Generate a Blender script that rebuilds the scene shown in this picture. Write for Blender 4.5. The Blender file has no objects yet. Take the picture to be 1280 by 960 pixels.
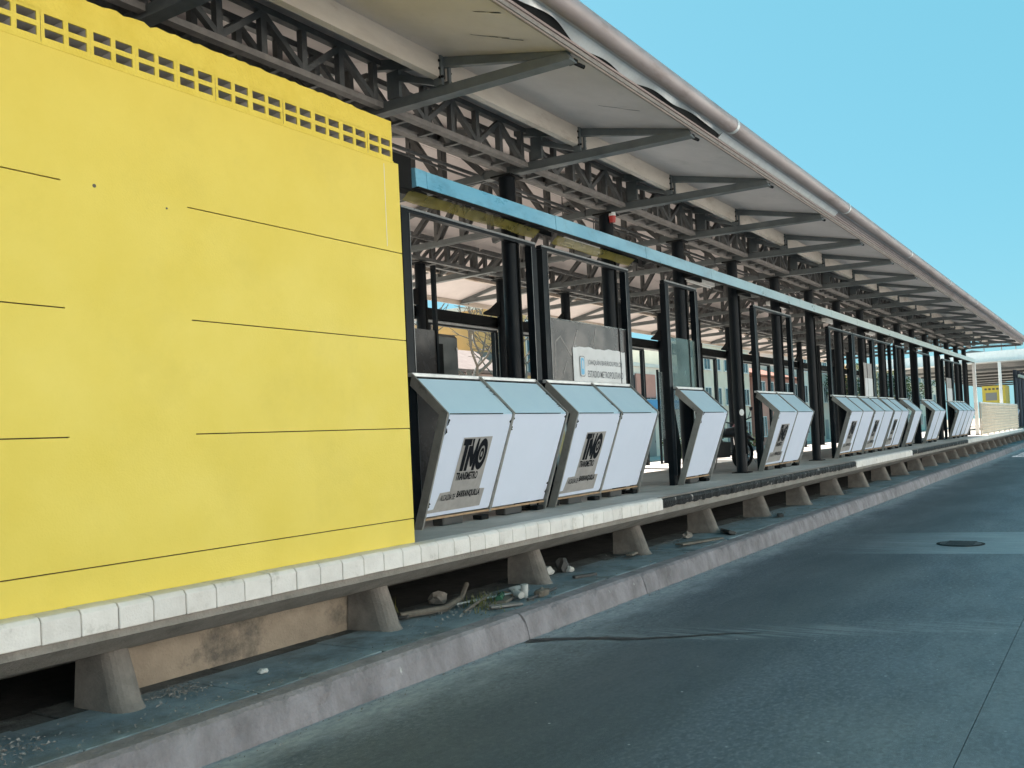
import bpy, bmesh, math, random
from mathutils import Vector, Matrix
random.seed(7)
R = math.radians
H = 1.77                      # eye height; most heights below are given relative to it through Z()
def Z(z): return z + H
scn = bpy.context.scene
col = scn.collection

# ------------------------------------------------------------------ camera
RM = ((0.55285022, -0.00579659, 0.83326049), (-0.83195781, 0.0524838, 0.55235102), (-0.04693443, -0.99860495, 0.02419316))
cam_d = bpy.data.cameras.new('camera'); cam = bpy.data.objects.new('camera', cam_d); col.objects.link(cam)
cam.matrix_world = Matrix(((RM[0][0], -RM[0][1], -RM[0][2], 0), (RM[1][0], -RM[1][1], -RM[1][2], 0),
                           (RM[2][0], -RM[2][1], -RM[2][2], H), (0, 0, 0, 1)))
cam_d.sensor_width = 36; cam_d.lens = 1150 * 36 / 1280; cam_d.shift_y = 40 / 1280
cam_d.clip_start = .05; cam_d.clip_end = 3000
scn.camera = cam

# ------------------------------------------------------------------ sky, sun, exposure
SUN = Vector((.6, 1, .98)).normalized()
EL = math.asin(SUN.z); AZ = math.atan2(SUN.x, SUN.y)
w = bpy.data.worlds.new('World'); scn.world = w; w.use_nodes = True
nt = w.node_tree; nt.nodes.clear()
out = nt.nodes.new('ShaderNodeOutputWorld'); bg = nt.nodes.new('ShaderNodeBackground'); sky = nt.nodes.new('ShaderNodeTexSky')
sky.sky_type = 'NISHITA'; sky.sun_disc = False; sky.sun_elevation = EL; sky.sun_rotation = AZ
sky.air_density = 1.0; sky.dust_density = .6; sky.ozone_density = 1.6
bg.inputs['Strength'].default_value = .05
# even, clear tropical blue: the physical sky mixed with one constant blue over the whole dome
mx = nt.nodes.new('ShaderNodeMix'); mx.data_type = 'RGBA'; mx.inputs[0].default_value = .84; mx.inputs[7].default_value = (.88, 3.0, 3.72, 1)
nt.links.new(sky.outputs[0], mx.inputs[6]); nt.links.new(mx.outputs[2], bg.inputs[0]); nt.links.new(bg.outputs[0], out.inputs[0])
sd = bpy.data.lights.new('sun', 'SUN'); sd.energy = 5.0; sd.angle = R(.5); sd.color = (1, .955, .90)
sun = bpy.data.objects.new('sun', sd); col.objects.link(sun)
sun.rotation_euler = SUN.to_track_quat('Z', 'Y').to_euler(); sun.location = (20, 40, 40)
vs = scn.view_settings
vs.view_transform = 'Standard'; vs.look = 'None'; vs.exposure = 2.06; vs.gamma = 1; vs.use_curve_mapping = False

# ------------------------------------------------------------------ materials
MATS = {}
def mat(name, c1, c2=None, scale=4., rough=.6, metal=0., bump=0., bscale=40., stretch=(1, 1, 1), rand=0., c3=None, s3=1., lo3=.55, hi3=.7, spec=.5, coat=0.):
    """base colour varied between c1 and c2 by noise; optional larger blotches of c3; fine bump"""
    m = bpy.data.materials.new(name); m.use_nodes = True; n = m.node_tree; N = n.nodes; L = n.links
    b = N['Principled BSDF']
    b.inputs['Roughness'].default_value = rough; b.inputs['Metallic'].default_value = metal
    b.inputs['Specular IOR Level'].default_value = spec
    b.inputs['Coat Weight'].default_value = coat
    b.inputs['Base Color'].default_value = (*c1, 1)
    geo = N.new('ShaderNodeNewGeometry'); mp = N.new('ShaderNodeMapping'); mp.inputs['Scale'].default_value = stretch
    L.new(geo.outputs['Position'], mp.inputs[0])
    last = None
    if c2:
        t = N.new('ShaderNodeTexNoise'); t.inputs['Scale'].default_value = scale; t.inputs['Detail'].default_value = 8; t.inputs['Roughness'].default_value = .65
        L.new(mp.outputs[0], t.inputs[0])
        r = N.new('ShaderNodeMapRange'); r.inputs[1].default_value = .32; r.inputs[2].default_value = .68; L.new(t.outputs[0], r.inputs[0])
        x = N.new('ShaderNodeMix'); x.data_type = 'RGBA'; L.new(r.outputs[0], x.inputs[0])
        x.inputs[6].default_value = (*c1, 1); x.inputs[7].default_value = (*c2, 1); last = x.outputs[2]
        rr = N.new('ShaderNodeMapRange'); rr.inputs[3].default_value = max(.02, rough - .1); rr.inputs[4].default_value = min(1, rough + .1)
        L.new(r.outputs[0], rr.inputs[0]); L.new(rr.outputs[0], b.inputs['Roughness'])
    if c3:
        t = N.new('ShaderNodeTexNoise'); t.inputs['Scale'].default_value = s3; t.inputs['Detail'].default_value = 10; t.inputs['Roughness'].default_value = .7
        L.new(mp.outputs[0], t.inputs[0])
        r = N.new('ShaderNodeMapRange'); r.inputs[1].default_value = lo3; r.inputs[2].default_value = hi3; L.new(t.outputs[0], r.inputs[0])
        x = N.new('ShaderNodeMix'); x.data_type = 'RGBA'; L.new(r.outputs[0], x.inputs[0])
        if last: L.new(last, x.inputs[6])
        else: x.inputs[6].default_value = (*c1, 1)
        x.inputs[7].default_value = (*c3, 1); last = x.outputs[2]
    if rand:
        oi = N.new('ShaderNodeObjectInfo'); r = N.new('ShaderNodeMapRange'); r.inputs[3].default_value = 1 - rand; r.inputs[4].default_value = 1 + rand
        L.new(oi.outputs['Random'], r.inputs[0])
        x = N.new('ShaderNodeMix'); x.data_type = 'RGBA'; x.blend_type = 'MULTIPLY'; x.inputs[0].default_value = 1
        if last: L.new(last, x.inputs[6])
        else: x.inputs[6].default_value = (*c1, 1)
        L.new(r.outputs[0], x.inputs[7]); last = x.outputs[2]
    if last: L.new(last, b.inputs['Base Color'])
    if bump:
        t = N.new('ShaderNodeTexNoise'); t.inputs['Scale'].default_value = bscale; t.inputs['Detail'].default_value = 6
        L.new(geo.outputs['Position'], t.inputs[0])
        bp = N.new('ShaderNodeBump'); bp.inputs['Strength'].default_value = bump; bp.inputs['Distance'].default_value = .02
        L.new(t.outputs[0], bp.inputs['Height']); L.new(bp.outputs[0], b.inputs['Normal'])
    MATS[name] = m; return m
mat('yellow', (.79, .595, .092), (.75, .555, .08), 1.6, .55, bump=.12, bscale=90, c3=(.69, .515, .075), s3=.9, lo3=.52, hi3=.8)
mat('groove', (.10, .06, .02), (.07, .04, .015), 6, .9)
mat('yellow_band', (.79, .60, .085), (.72, .53, .065), 5, .65, bump=.35, bscale=45)
mat('block_inside', (.52, .47, .44), (.38, .34, .31), 9, .9, bump=.3)
def road_material():
    m = mat('asphalt', (.105, .129, .154), (.070, .087, .106), 1.1, .62, bump=.45, bscale=150, stretch=(.35, 1, 1), c3=(.17, .19, .195), s3=.6, lo3=.45, hi3=.72, spec=.4)
    n = m.node_tree; N = n.nodes; L = n.links; b = N['Principled BSDF']; prev = b.inputs['Base Color'].links[0].from_socket
    g = N.new('ShaderNodeNewGeometry'); sp = N.new('ShaderNodeSeparateXYZ'); L.new(g.outputs['Position'], sp.inputs[0])
    def math_(op, a, c): 
        q = N.new('ShaderNodeMath'); q.operation = op
        for i, v in enumerate((a, c)):
            if isinstance(v, (int, float)): q.inputs[i].default_value = v
            else: L.new(v, q.inputs[i])
        return q.outputs[0]
    def ramp(v, a, c): 
        q = N.new('ShaderNodeMapRange'); q.interpolation_type = 'SMOOTHSTEP'; q.inputs[1].default_value = a; q.inputs[2].default_value = c; L.new(v, q.inputs[0]); return q.outputs[0]
    def noise(sc, st):
        mp = N.new('ShaderNodeMapping'); mp.inputs['Scale'].default_value = st; L.new(g.outputs['Position'], mp.inputs[0])
        t = N.new('ShaderNodeTexNoise'); t.inputs['Scale'].default_value = sc; t.inputs['Detail'].default_value = 9; t.inputs['Roughness'].default_value = .65; L.new(mp.outputs[0], t.inputs[0]); return t.outputs[0]
    def mix(fac, col_):
        nonlocal prev
        x = N.new('ShaderNodeMix'); x.data_type = 'RGBA'; L.new(fac, x.inputs[0]); L.new(prev, x.inputs[6]); x.inputs[7].default_value = (*col_, 1); prev = x.outputs[2]
    mix(math_('MULTIPLY', ramp(noise(34, (.7, 1, 1)), .47, .62), .45), (.22, .25, .27))
    mix(math_('MULTIPLY', ramp(noise(21, (.7, 1, 1)), .48, .62), .5), (.05, .063, .073))
    # rubber and oil darken the wheel path, the crown of the lane is worn paler
    yn = math_('ADD', sp.outputs[1], math_('MULTIPLY', math_('SUBTRACT', noise(.8, (.25, 1, 1)), .5), 1.6))
    mix(math_('MULTIPLY', math_('MULTIPLY', ramp(yn, 1.9, 2.7), ramp(math_('MULTIPLY', yn, -1), -4.0, -3.3)), .62), (.052, .068, .078))
    mix(math_('MULTIPLY', ramp(math_('MULTIPLY', yn, -1), -1.9, -.9), math_('ADD', math_('MULTIPLY', ramp(noise(5, (.6, 1, 1)), .35, .65), .3), .15)), (.21, .235, .25))
    # dust and old paint film drifted along the kerb
    n1 = noise(1.6, (.7, 1.3, 1)); yj = math_('ADD', sp.outputs[1], math_('MULTIPLY', math_('SUBTRACT', n1, .5), 1.0))
    mix(math_('MULTIPLY', ramp(yj, 3.85, 4.40), math_('ADD', math_('MULTIPLY', ramp(noise(9, (1, 2, 1)), .35, .65), .45), .5)), (.37, .40, .42))
    # paler repaired strip that runs across both lanes, worn away towards the kerb
    xs_ = math_('ADD', sp.outputs[0], math_('MULTIPLY', sp.outputs[1], .24))
    band = math_('MULTIPLY', math_('MULTIPLY', ramp(xs_, 13.56, 13.64), ramp(math_('MULTIPLY', xs_, -1), -16.16, -16.06)), ramp(math_('MULTIPLY', math_('ADD', sp.outputs[1], math_('MULTIPLY', noise(2.5, (3, .3, 1)), 2.6)), -1), -5.2, -2.4))
    mix(math_('MULTIPLY', band, math_('ADD', math_('MULTIPLY', ramp(noise(2.2, (3.5, .3, 1)), .3, .7), .5), .45)), (.30, .35, .37))
    # pale scuffs across the lane beside the tarred crack
    x2 = math_('ADD', sp.outputs[0], math_('MULTIPLY', sp.outputs[1], .55))
    sc = math_('MULTIPLY', math_('MULTIPLY', ramp(x2, 8.9, 9.1), ramp(math_('MULTIPLY', x2, -1), -9.75, -9.3)), ramp(noise(3, (6, .4, 1)), .42, .62))
    mix(math_('MULTIPLY', sc, .5), (.27, .30, .31))
    # small stones and chips
    v = N.new('ShaderNodeTexVoronoi'); v.inputs['Scale'].default_value = 9; L.new(g.outputs['Position'], v.inputs[0])
    mix(math_('MULTIPLY', ramp(math_('MULTIPLY', v.outputs['Distance'], -1), -.10, -.06), ramp(noise(3, (1, 1, 1)), .52, .6)), (.42, .44, .44))
    L.new(prev, b.inputs['Base Color'])
road_material()
mat('patch', (.22, .25, .27), (.12, .14, .15), 2.2, .6, bump=.3, bscale=140, stretch=(2.2, .25, 1))
mat('tar', (.012, .013, .014), (.03, .03, .03), 12, .5, bump=.6, bscale=60)
mat('dust', (.17, .18, .18), (.10, .11, .12), 6, .85, bump=.5, bscale=120)
mat('ground', (.34, .29, .22), (.26, .22, .17), .5, .9, bump=.3, bscale=8)
mat('far_asphalt', (.38, .34, .29), (.31, .28, .24), .8, .8)
mat('pave_dirty', (.13, .135, .13), (.08, .083, .08), 4, .9, bump=.7, bscale=45, rand=.12, c3=(.045, .043, .04), s3=2, lo3=.48, hi3=.66)
mat('sidewalk', (.24, .295, .315), (.16, .195, .21), 3.5, .75, bump=.5, bscale=70, rand=.12, c3=(.085, .085, .08), s3=1.6, lo3=.48, hi3=.68)
mat('kerb', (.31, .275, .285), (.17, .148, .152), 2.6, .85, bump=.8, bscale=38, stretch=(1.5, 1.5, .7), rand=.08, c3=(.52, .50, .48), s3=4.5, lo3=.66, hi3=.73)
mat('dirt_shade', (.05, .048, .045), (.03, .029, .028), 5, .95, bump=.6, bscale=50)  # dirt tone, darkened to put the shade under the deck into the colour
mat('fin_concrete', (.235, .205, .18), (.155, .135, .118), 6, .95, bump=.3, bscale=50, c3=(.10, .09, .08), s3=2.5, lo3=.5, hi3=.72)
mat('concrete', (.31, .27, .235), (.21, .185, .16), 4, .9, bump=.45, bscale=55, c3=(.11, .095, .085), s3=1.8, lo3=.55, hi3=.78)
mat('rough_wall', (.36, .29, .22), (.27, .215, .165), 5, .95, bump=.5, bscale=60, c3=(.13, .11, .09), s3=1.2, lo3=.55, hi3=.65)
mat('coping', (.78, .71, .66), (.67, .60, .55), 7, .6, bump=.2, bscale=80, rand=.06, c3=(.36, .31, .26), s3=3.5, lo3=.58, hi3=.76)
mat('deck', (.46, .42, .38), (.36, .33, .30), 2.5, .8, bump=.25, bscale=60, c3=(.30, .19, .13), s3=1.3, lo3=.55, hi3=.75)
mat('rubber', (.008, .008, .009), (.018, .017, .017), 8, .6, bump=.7, bscale=35, c3=(.40, .36, .33), s3=7, lo3=.59, hi3=.66, spec=.2)
mat('soffit', (.70, .625, .605), (.61, .545, .525), 1.4, .7, bump=.08, bscale=20, rand=.05, c3=(.44, .40, .37), s3=1.1, lo3=.58, hi3=.85)
mat('purlin', (.66, .58, .50), (.54, .46, .39), 5, .6, stretch=(.3, 1, 1), c3=(.33, .23, .16), s3=3, lo3=.54, hi3=.72)
mat('truss', (.115, .115, .112), (.075, .075, .075), 6, .55, rand=.12, c3=(.16, .145, .13), s3=5, lo3=.58, hi3=.75)
mat('bracket', (.135, .148, .148), (.095, .105, .108), 4, .5, c3=(.17, .16, .145), s3=6, lo3=.62, hi3=.78)
mat('chord_dust', (.26, .235, .215), (.18, .16, .15), 8, .8)
mat('roof_top', (.55, .55, .56), (.45, .45, .46), 1, .5, .3)
mat('gutter', (.36, .295, .285), (.27, .215, .205), 3, .5, .15, stretch=(.25, 1, 1), c3=(.19, .14, .125), s3=4, lo3=.55, hi3=.72)
mat('flashing', (.66, .66, .65), (.56, .55, .54), 5, .38, .3, c3=(.40, .33, .27), s3=3, lo3=.62, hi3=.75)
mat('fascia', (.32, .26, .22), (.24, .19, .16), 6, .55, .2, stretch=(.2, 1, 1))
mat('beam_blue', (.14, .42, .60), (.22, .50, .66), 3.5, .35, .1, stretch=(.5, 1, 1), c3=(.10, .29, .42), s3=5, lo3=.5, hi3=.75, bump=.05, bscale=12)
def beam_reflection():
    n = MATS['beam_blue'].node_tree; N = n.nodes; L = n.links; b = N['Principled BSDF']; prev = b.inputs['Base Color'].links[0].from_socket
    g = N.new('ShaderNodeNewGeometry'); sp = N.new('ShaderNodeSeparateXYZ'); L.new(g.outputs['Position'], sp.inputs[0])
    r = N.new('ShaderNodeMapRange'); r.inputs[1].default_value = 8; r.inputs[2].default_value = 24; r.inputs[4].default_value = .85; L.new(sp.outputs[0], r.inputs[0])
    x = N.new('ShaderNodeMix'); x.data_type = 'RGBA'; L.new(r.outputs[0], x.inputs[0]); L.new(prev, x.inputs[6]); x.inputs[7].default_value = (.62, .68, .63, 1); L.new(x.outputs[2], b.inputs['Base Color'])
beam_reflection()   # pale sky reflection is painted into the blue, growing with distance from the kiosk
mat('black_steel', (.0035, .0052, .0075), (.006, .0085, .0115), 5, .42, spec=.16)
mat('black_dull', (.005, .0055, .006), (.009, .009, .009), 8, .7, spec=.15)
mat('steel_edge', (.30, .30, .30), (.20, .20, .195), 9, .4, .8)
mat('stainless', (.36, .34, .31), (.25, .235, .215), 6, .40, .35, c3=(.14, .125, .11), s3=6, lo3=.6, hi3=.75)
mat('panel_white', (.67, .70, .81), (.645, .675, .78), 1.5, .5, rand=.03)
mat('panel_upper', (.52, .69, .78), (.50, .66, .76), 1.8, .40, rand=.04)  # sky tint of the upward-tilted panels is put into this colour
mat('patch_grey', (.36, .33, .31), (.29, .265, .25), 7, .7)
mat('ink', (.004, .005, .008), rough=.7, spec=.15)
mat('ink_grey', (.16, .16, .17), rough=.6)
mat('emblem_blue', (.16, .42, .62), rough=.5)
mat('wood_edge', (.40, .25, .14), (.28, .17, .09), 8, .7)
mat('paper', (.66, .645, .64), (.60, .58, .57), 4, .6, c3=(.50, .48, .46), s3=7, lo3=.62, hi3=.8)
mat('film', (.085, .075, .072), (.045, .041, .041), 3, .25, c3=(.22, .22, .22), s3=5, lo3=.66, hi3=.74, spec=.3)
mat('cabinet', (.10, .105, .10), (.07, .075, .07), 3, .45)
mat('red', (.45, .03, .025), rough=.4); mat('white_paint', (.78, .77, .75), (.68, .67, .65), 6, .5)
mat('mesh_cream', (.62, .56, .46), (.50, .44, .36), 5, .7)
mat('leaf', (.055, .09, .027), (.035, .06, .018), 3, .9, spec=.1); mat('leaf_dry', (.20, .19, .07), (.12, .12, .04), 3, .9, spec=.1)
mat('bark', (.23, .19, .15), (.15, .12, .10), 8, .9)
mat('tyre', (.012, .012, .012), rough=.8); mat('chrome', (.6, .6, .6), rough=.2, metal=1.); mat('moto_red', (.25, .02, .02), rough=.3, coat=.5)
mat('moto_black', (.015, .015, .018), rough=.3, coat=.4)
mat('gravel', (.30, .28, .26), (.12, .11, .10), 30, .9)
mat('trash_pale', (.55, .53, .50), (.42, .40, .37), 9, .7); mat('trash_dark', (.03, .03, .032), (.06, .055, .05), 9, .6)
mat('wood_old', (.17, .145, .115), (.10, .085, .07), 9, .9); mat('bottle_green', (.05, .13, .08), rough=.15)
for nm, c in dict(wall_cream=(.72, .53, .28), wall_white=(.80, .79, .76), wall_pink=(.62, .46, .42), wall_ochre=(.66, .45, .20), wall_pale=(.76, .75, .70), wall_blue=(.10, .33, .60), wall_salmon=(.60, .30, .24), shop_white=(.86, .78, .68), block_pale=(.84, .75, .62)).items():
    mat(nm, c, tuple(v * .86 for v in c), .9, .8, c3=tuple(v * .7 for v in c), s3=.7, lo3=.6, hi3=.85)
mat('roof_pale', (.30, .21, .18), (.22, .15, .13), 2, .9); mat('roof_tile', (.36, .13, .08), (.26, .10, .065), 4, .85); mat('far_glass', (.05, .07, .085), rough=.12); mat('shutter', (.30, .29, .28), rough=.5)
def glassy(name, col_, trans, rough=.08):
    m = bpy.data.materials.new(name); m.use_nodes = True; n = m.node_tree; N = n.nodes; L = n.links
    b = N['Principled BSDF']; b.inputs['Base Color'].default_value = (*col_, 1); b.inputs['Roughness'].default_value = rough
    tr = N.new('ShaderNodeBsdfTransparent'); tr.inputs[0].default_value = (*[.55 + .4 * c for c in col_], 1)
    t = N.new('ShaderNodeTexNoise'); t.inputs['Scale'].default_value = 3; t.inputs['Detail'].default_value = 8
    g = N.new('ShaderNodeNewGeometry'); L.new(g.outputs['Position'], t.inputs[0])
    r = N.new('ShaderNodeMapRange'); r.inputs[1].default_value = .3; r.inputs[2].default_value = .7
    r.inputs[3].default_value = trans + .12; r.inputs[4].default_value = trans - .15; L.new(t.outputs[0], r.inputs[0])
    mx = N.new('ShaderNodeMixShader'); L.new(r.outputs[0], mx.inputs[0]); L.new(b.outputs[0], mx.inputs[1]); L.new(tr.outputs[0], mx.inputs[2])
    L.new(mx.outputs[0], N['Material Output'].inputs[0]); MATS[name] = m
glassy('glass_green', (.20, .25, .225), .55)
glassy('amber', (.30, .24, .05), .55, .3)
glassy('glass_clear', (.30, .36, .37), .72)

# ------------------------------------------------------------------ mesh helpers
class MB:
    """collects shapes in world coordinates; build() links them as ONE object"""
    def __init__(s): s.v = []; s.f = []; s.m = []
    def face(s, pts, m=0):
        i = len(s.v); s.v += [tuple(p) for p in pts]; s.f.append(tuple(range(i, i + len(pts)))); s.m.append(m); return s
    def hexa(s, p, m=0):       # 8 points: bottom 4 ccw from above, top 4
        i = len(s.v); s.v += [tuple(q) for q in p]
        for f in ((3, 2, 1, 0), (4, 5, 6, 7), (0, 1, 5, 4), (1, 2, 6, 5), (2, 3, 7, 6), (3, 0, 4, 7)):
            s.f.append(tuple(i + k for k in f)); s.m.append(m)
        return s
    def box(s, x0, x1, y0, y1, z0, z1, m=0):
        return s.hexa([(x0, y0, z0), (x1, y0, z0), (x1, y1, z0), (x0, y1, z0), (x0, y0, z1), (x1, y0, z1), (x1, y1, z1), (x0, y1, z1)], m)
    def bar(s, p, q, w, h, up=(0, 0, 1), m=0):   # box beam from p to q, w across, h along up
        p = Vector(p); q = Vector(q); d = (q - p).normalized(); u = Vector(up); a = d.cross(u)
        if a.length < 1e-4: a = d.cross(Vector((1, 0, 0)))
        a.normalize(); u = a.cross(d); a *= w / 2; u *= h / 2
        return s.hexa([p - a - u, p + a - u, q + a - u, q - a - u, p - a + u, p + a + u, q + a + u, q - a + u], m)
    def tube(s, pts, r, n=10, m=0, caps=True):
        pts = [Vector(p) for p in pts]; rs = r if isinstance(r, (list, tuple)) else [r] * len(pts); base = len(s.v)
        for k, p in enumerate(pts):
            d = (pts[min(k + 1, len(pts) - 1)] - pts[max(k - 1, 0)]).normalized()
            a = d.cross(Vector((0, 0, 1)) if abs(d.z) < .9 else Vector((1, 0, 0))).normalized(); b = d.cross(a)
            for j in range(n):
                t = 2 * math.pi * j / n; s.v.append(tuple(p + (a * math.cos(t) + b * math.sin(t)) * rs[k]))
        for k in range(len(pts) - 1):
            for j in range(n):
                s.f.append((base + k * n + j, base + k * n + (j + 1) % n, base + (k + 1) * n + (j + 1) % n, base + (k + 1) * n + j)); s.m.append(m)
        if caps:
            s.f.append(tuple(base + j for j in reversed(range(n)))); s.m.append(m)
            e = base + (len(pts) - 1) * n; s.f.append(tuple(e + j for j in range(n))); s.m.append(m)
        return s
    def prism(s, prof, x0, x1, axis='x', m=0):   # prof: list of 2D points; extruded along axis. x: (y,z)  y: (x,z)  z: (x,y)
        n = len(prof); base = len(s.v)
        def P(a, b, t): return {'x': (t, a, b), 'y': (a, t, b), 'z': (a, b, t)}[axis]
        for t in (x0, x1): s.v += [P(a, b, t) for a, b in prof]
        s.f.append(tuple(base + k for k in range(n))); s.m.append(m)
        s.f.append(tuple(base + n + k for k in reversed(range(n)))); s.m.append(m)
        for k in range(n):
            s.f.append((base + k, base + n + k, base + n + (k + 1) % n, base + (k + 1) % n)); s.m.append(m)
        return s
    def mesh(s, name, mats, off=(0, 0, 0), smooth=False, bevel=0):
        me = bpy.data.meshes.new(name); o = Vector(off)
        me.from_pydata([tuple(Vector(p) - o) for p in s.v], [], s.f)
        for m in (mats if isinstance(mats, (list, tuple)) else [mats]): me.materials.append(MATS[m])
        me.polygons.foreach_set('material_index', s.m)
        bm = bmesh.new(); bm.from_mesh(me)
        if bevel:
            bmesh.ops.remove_doubles(bm, verts=bm.verts, dist=1e-5)
            bmesh.ops.bevel(bm, geom=[e for e in bm.edges if len(e.link_faces) == 2 and e.calc_face_angle(0) > .6], offset=bevel, segments=1, affect='EDGES', clamp_overlap=True)
        bmesh.ops.recalc_face_normals(bm, faces=bm.faces); bm.to_mesh(me); bm.free()
        if smooth:
            for p in me.polygons: p.use_smooth = True
            me.set_sharp_from_angle(angle=R(40))
        return me
    def build(s, name, mats, parent=None, smooth=False, bevel=0, loc=None):
        """world-space geometry; parent (an object without rotation) only shifts the local origin"""
        off = wloc(parent) if parent else Vector(loc or (0, 0, 0))
        o = bpy.data.objects.new(name, s.mesh(name, mats, off, smooth, bevel)); col.objects.link(o)
        if parent: o.parent = parent
        else: o.location = off
        return o
def wloc(o):
    v = Vector((0, 0, 0))
    while o: v += o.location; o = o.parent
    return v
def tag(o, label=None, cat=None, group=None, kind=None):
    if label: o['label'] = label
    if cat: o['category'] = cat
    if group: o['group'] = group
    if kind: o['kind'] = kind
    return o
def empty(name, loc, label=None, cat=None, group=None, parent=None):
    o = bpy.data.objects.new(name, None); o.empty_display_size = .2; col.objects.link(o); o.location = loc
    if parent: o.parent = parent; o.location = Vector(loc) - wloc(parent)
    return tag(o, label, cat, group)
def inst(name, me, loc, parent=None, rot=None):
    """a mesh object that shares its data; loc in world space"""
    o = bpy.data.objects.new(name, me); col.objects.link(o)
    if parent: o.parent = parent; o.location = Vector(loc) - wloc(parent)
    else: o.location = loc
    if rot: o.rotation_euler = rot
    return o
def struct(o): return tag(o, kind='structure')
ORD = ['first', 'second', 'third', 'fourth', 'fifth', 'sixth', 'seventh', 'eighth', 'ninth', 'tenth', 'eleventh', 'twelfth', 'thirteenth', 'fourteenth', 'fifteenth', 'sixteenth', 'seventeenth', 'eighteenth']

# ================================================================== GROUND, ROADS, PAVEMENT
g = MB().face([(-400, -700, -.06), (900, -700, -.06), (900, 700, -.06), (-400, 700, -.06)]).build('ground', 'ground'); struct(g)
road = struct(MB().face([(-40, -9, -.03), (220, -9, -.03), (220, 4.6, -.03), (-40, 4.6, -.03)]).build('road', 'tar'))
# two lanes of slabs with an open joint between them
for y0, y1 in ((-9, .805), (.810, 4.46)):
    m = MB(); m.face([(-40, y0, 0), (220, y0, 0), (220, y1, 0), (-40, y1, 0)]); m.face([(-40, y0, -.02), (220, y0, -.02), (220, y0, 0), (-40, y0, 0)]); m.face([(-40, y1, -.02), (220, y1, -.02), (220, y1, 0), (-40, y1, 0)])
    m.build('road_lane', 'asphalt', road)
# tarred crack near the kerb
c0 = Vector((6.72, 4.40)); c1 = Vector((7.72, 2.65)); up_ = []; lo_ = []
for j in range(25):
    t = j / 24; p = c0.lerp(c1, t); wdt = (.10 * (1 - t) ** 1.3 + .008) * random.uniform(.55, 1.15)
    q = p.x + .05 * math.sin(t * 9) + random.uniform(-.015, .015); up_.append((q + wdt, p.y + .03, .004)); lo_.append((q - wdt * .7, p.y, .004))
MB().face(up_ + lo_[::-1]).build('tarred_crack', 'tar', road)
# manhole
mh = empty('manhole_cover', (14.17, 1.98, .004), 'round dark manhole cover set in the pale strip across the road', 'manhole cover')
m = MB(); ring = [(14.17 + .31 * math.cos(2 * math.pi * k / 28), 1.98 + .31 * math.sin(2 * math.pi * k / 28)) for k in range(28)]
m.prism(ring, .005, .008, 'z'); m.build('rim', 'black_dull', mh)
m = MB(); m.prism([(14.17 + (x - 14.17) * .86, 1.98 + (y - 1.98) * .86) for x, y in ring], .008, .010, 'z'); lid = m.build('lid', 'tar', mh)
m = MB()
for k in range(-3, 4): m.box(14.17 + k * .085 - .012, 14.17 + k * .085 + .012, 1.98 - .18, 1.98 + .18, .010, .013)
m.build('grip_ribs', 'tar', lid)

# kerb of separate stones, battered face
kerb = struct(empty('kerb', (0, 4.5, 0)))
prof = [(4.43, 0), (4.455, .15), (4.475, .205), (4.51, .222), (4.66, .222), (4.66, -.02), (4.43, -.02)]
def kerb_mesh(seed):
    rg = random.Random(seed); m = MB(); n = 48; L = 2.4; rows = []
    for q in range(n + 1):
        x_ = -L / 2 + .003 + (L - .006) * q / n; ch = rg.random() ** 5 * .03; ch2 = rg.random() ** 6 * .02; b = rg.uniform(-.003, .003)
        if q in (0, n): ch += .012
        rows.append([(x_, 4.43 + rg.uniform(-.004, .004), -.02), (x_, 4.43 + b, .02), (x_, 4.445 + b + ch2, .09), (x_, 4.455 + b + ch * .6, .15 - ch * .2), (x_, 4.475 + ch, .203 - ch * .8), (x_, 4.51 + ch, .222 - ch * .35), (x_, 4.66, .222), (x_, 4.66, -.02)])
    for a, b in zip(rows[:-1], rows[1:]):
        for k in range(8): m.face([a[k], a[(k + 1) % 8], b[(k + 1) % 8], b[k]])
    m.face(rows[0]); m.face(rows[-1][::-1]); return m.mesh('kerb_stone', 'kerb', (0, 4.5, 0))
stones = [kerb_mesh(q) for q in range(5)]
k_x = -1.6
while k_x < 66:
    o = inst('kerb_stone', stones[int(k_x) % 5], (k_x + random.uniform(-.004, .004), 4.5 + random.uniform(-.008, .008), random.uniform(-.006, .006)), kerb); o.rotation_euler = (random.uniform(-.01, .01), 0, random.uniform(-.003, .003)); k_x += 2.4
# pavement slabs between kerb and platform wall
pave = struct(MB().box(-6, 66, 4.66, 7.6, -.02, .17).build('pavement', 'dirt_shade'))
slab_me = [MB().prism([(0.006, .004), (1.194, .010 + .01 * k), (1.19, .74 - .01 * k), (.01, .748)], 0, .05, 'z').mesh('paving_slab', 'sidewalk', bevel=.005) for k in range(3)]
slab_in = [MB().prism([(0.006, .004), (1.194, .004), (1.194, .34), (.006, .34)], 0, .05, 'z').mesh('paving_slab', 'pave_dirty', bevel=.005)]
k_x = -2.0; k = 0
while k_x < 64:
    inst('paving_slab', slab_me[k % 3], (k_x, 4.668, .170 + random.uniform(-.006, .008)), pave, (random.uniform(-.012, .006), random.uniform(-.006, .006), random.uniform(-.006, .006)))
    inst('paving_slab', slab_in[0], (k_x + .3, 5.405, .166 + random.uniform(-.006, .004)), pave, (0, random.uniform(-.004, .004), 0))
    k_x += 1.2; k += 1

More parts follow.
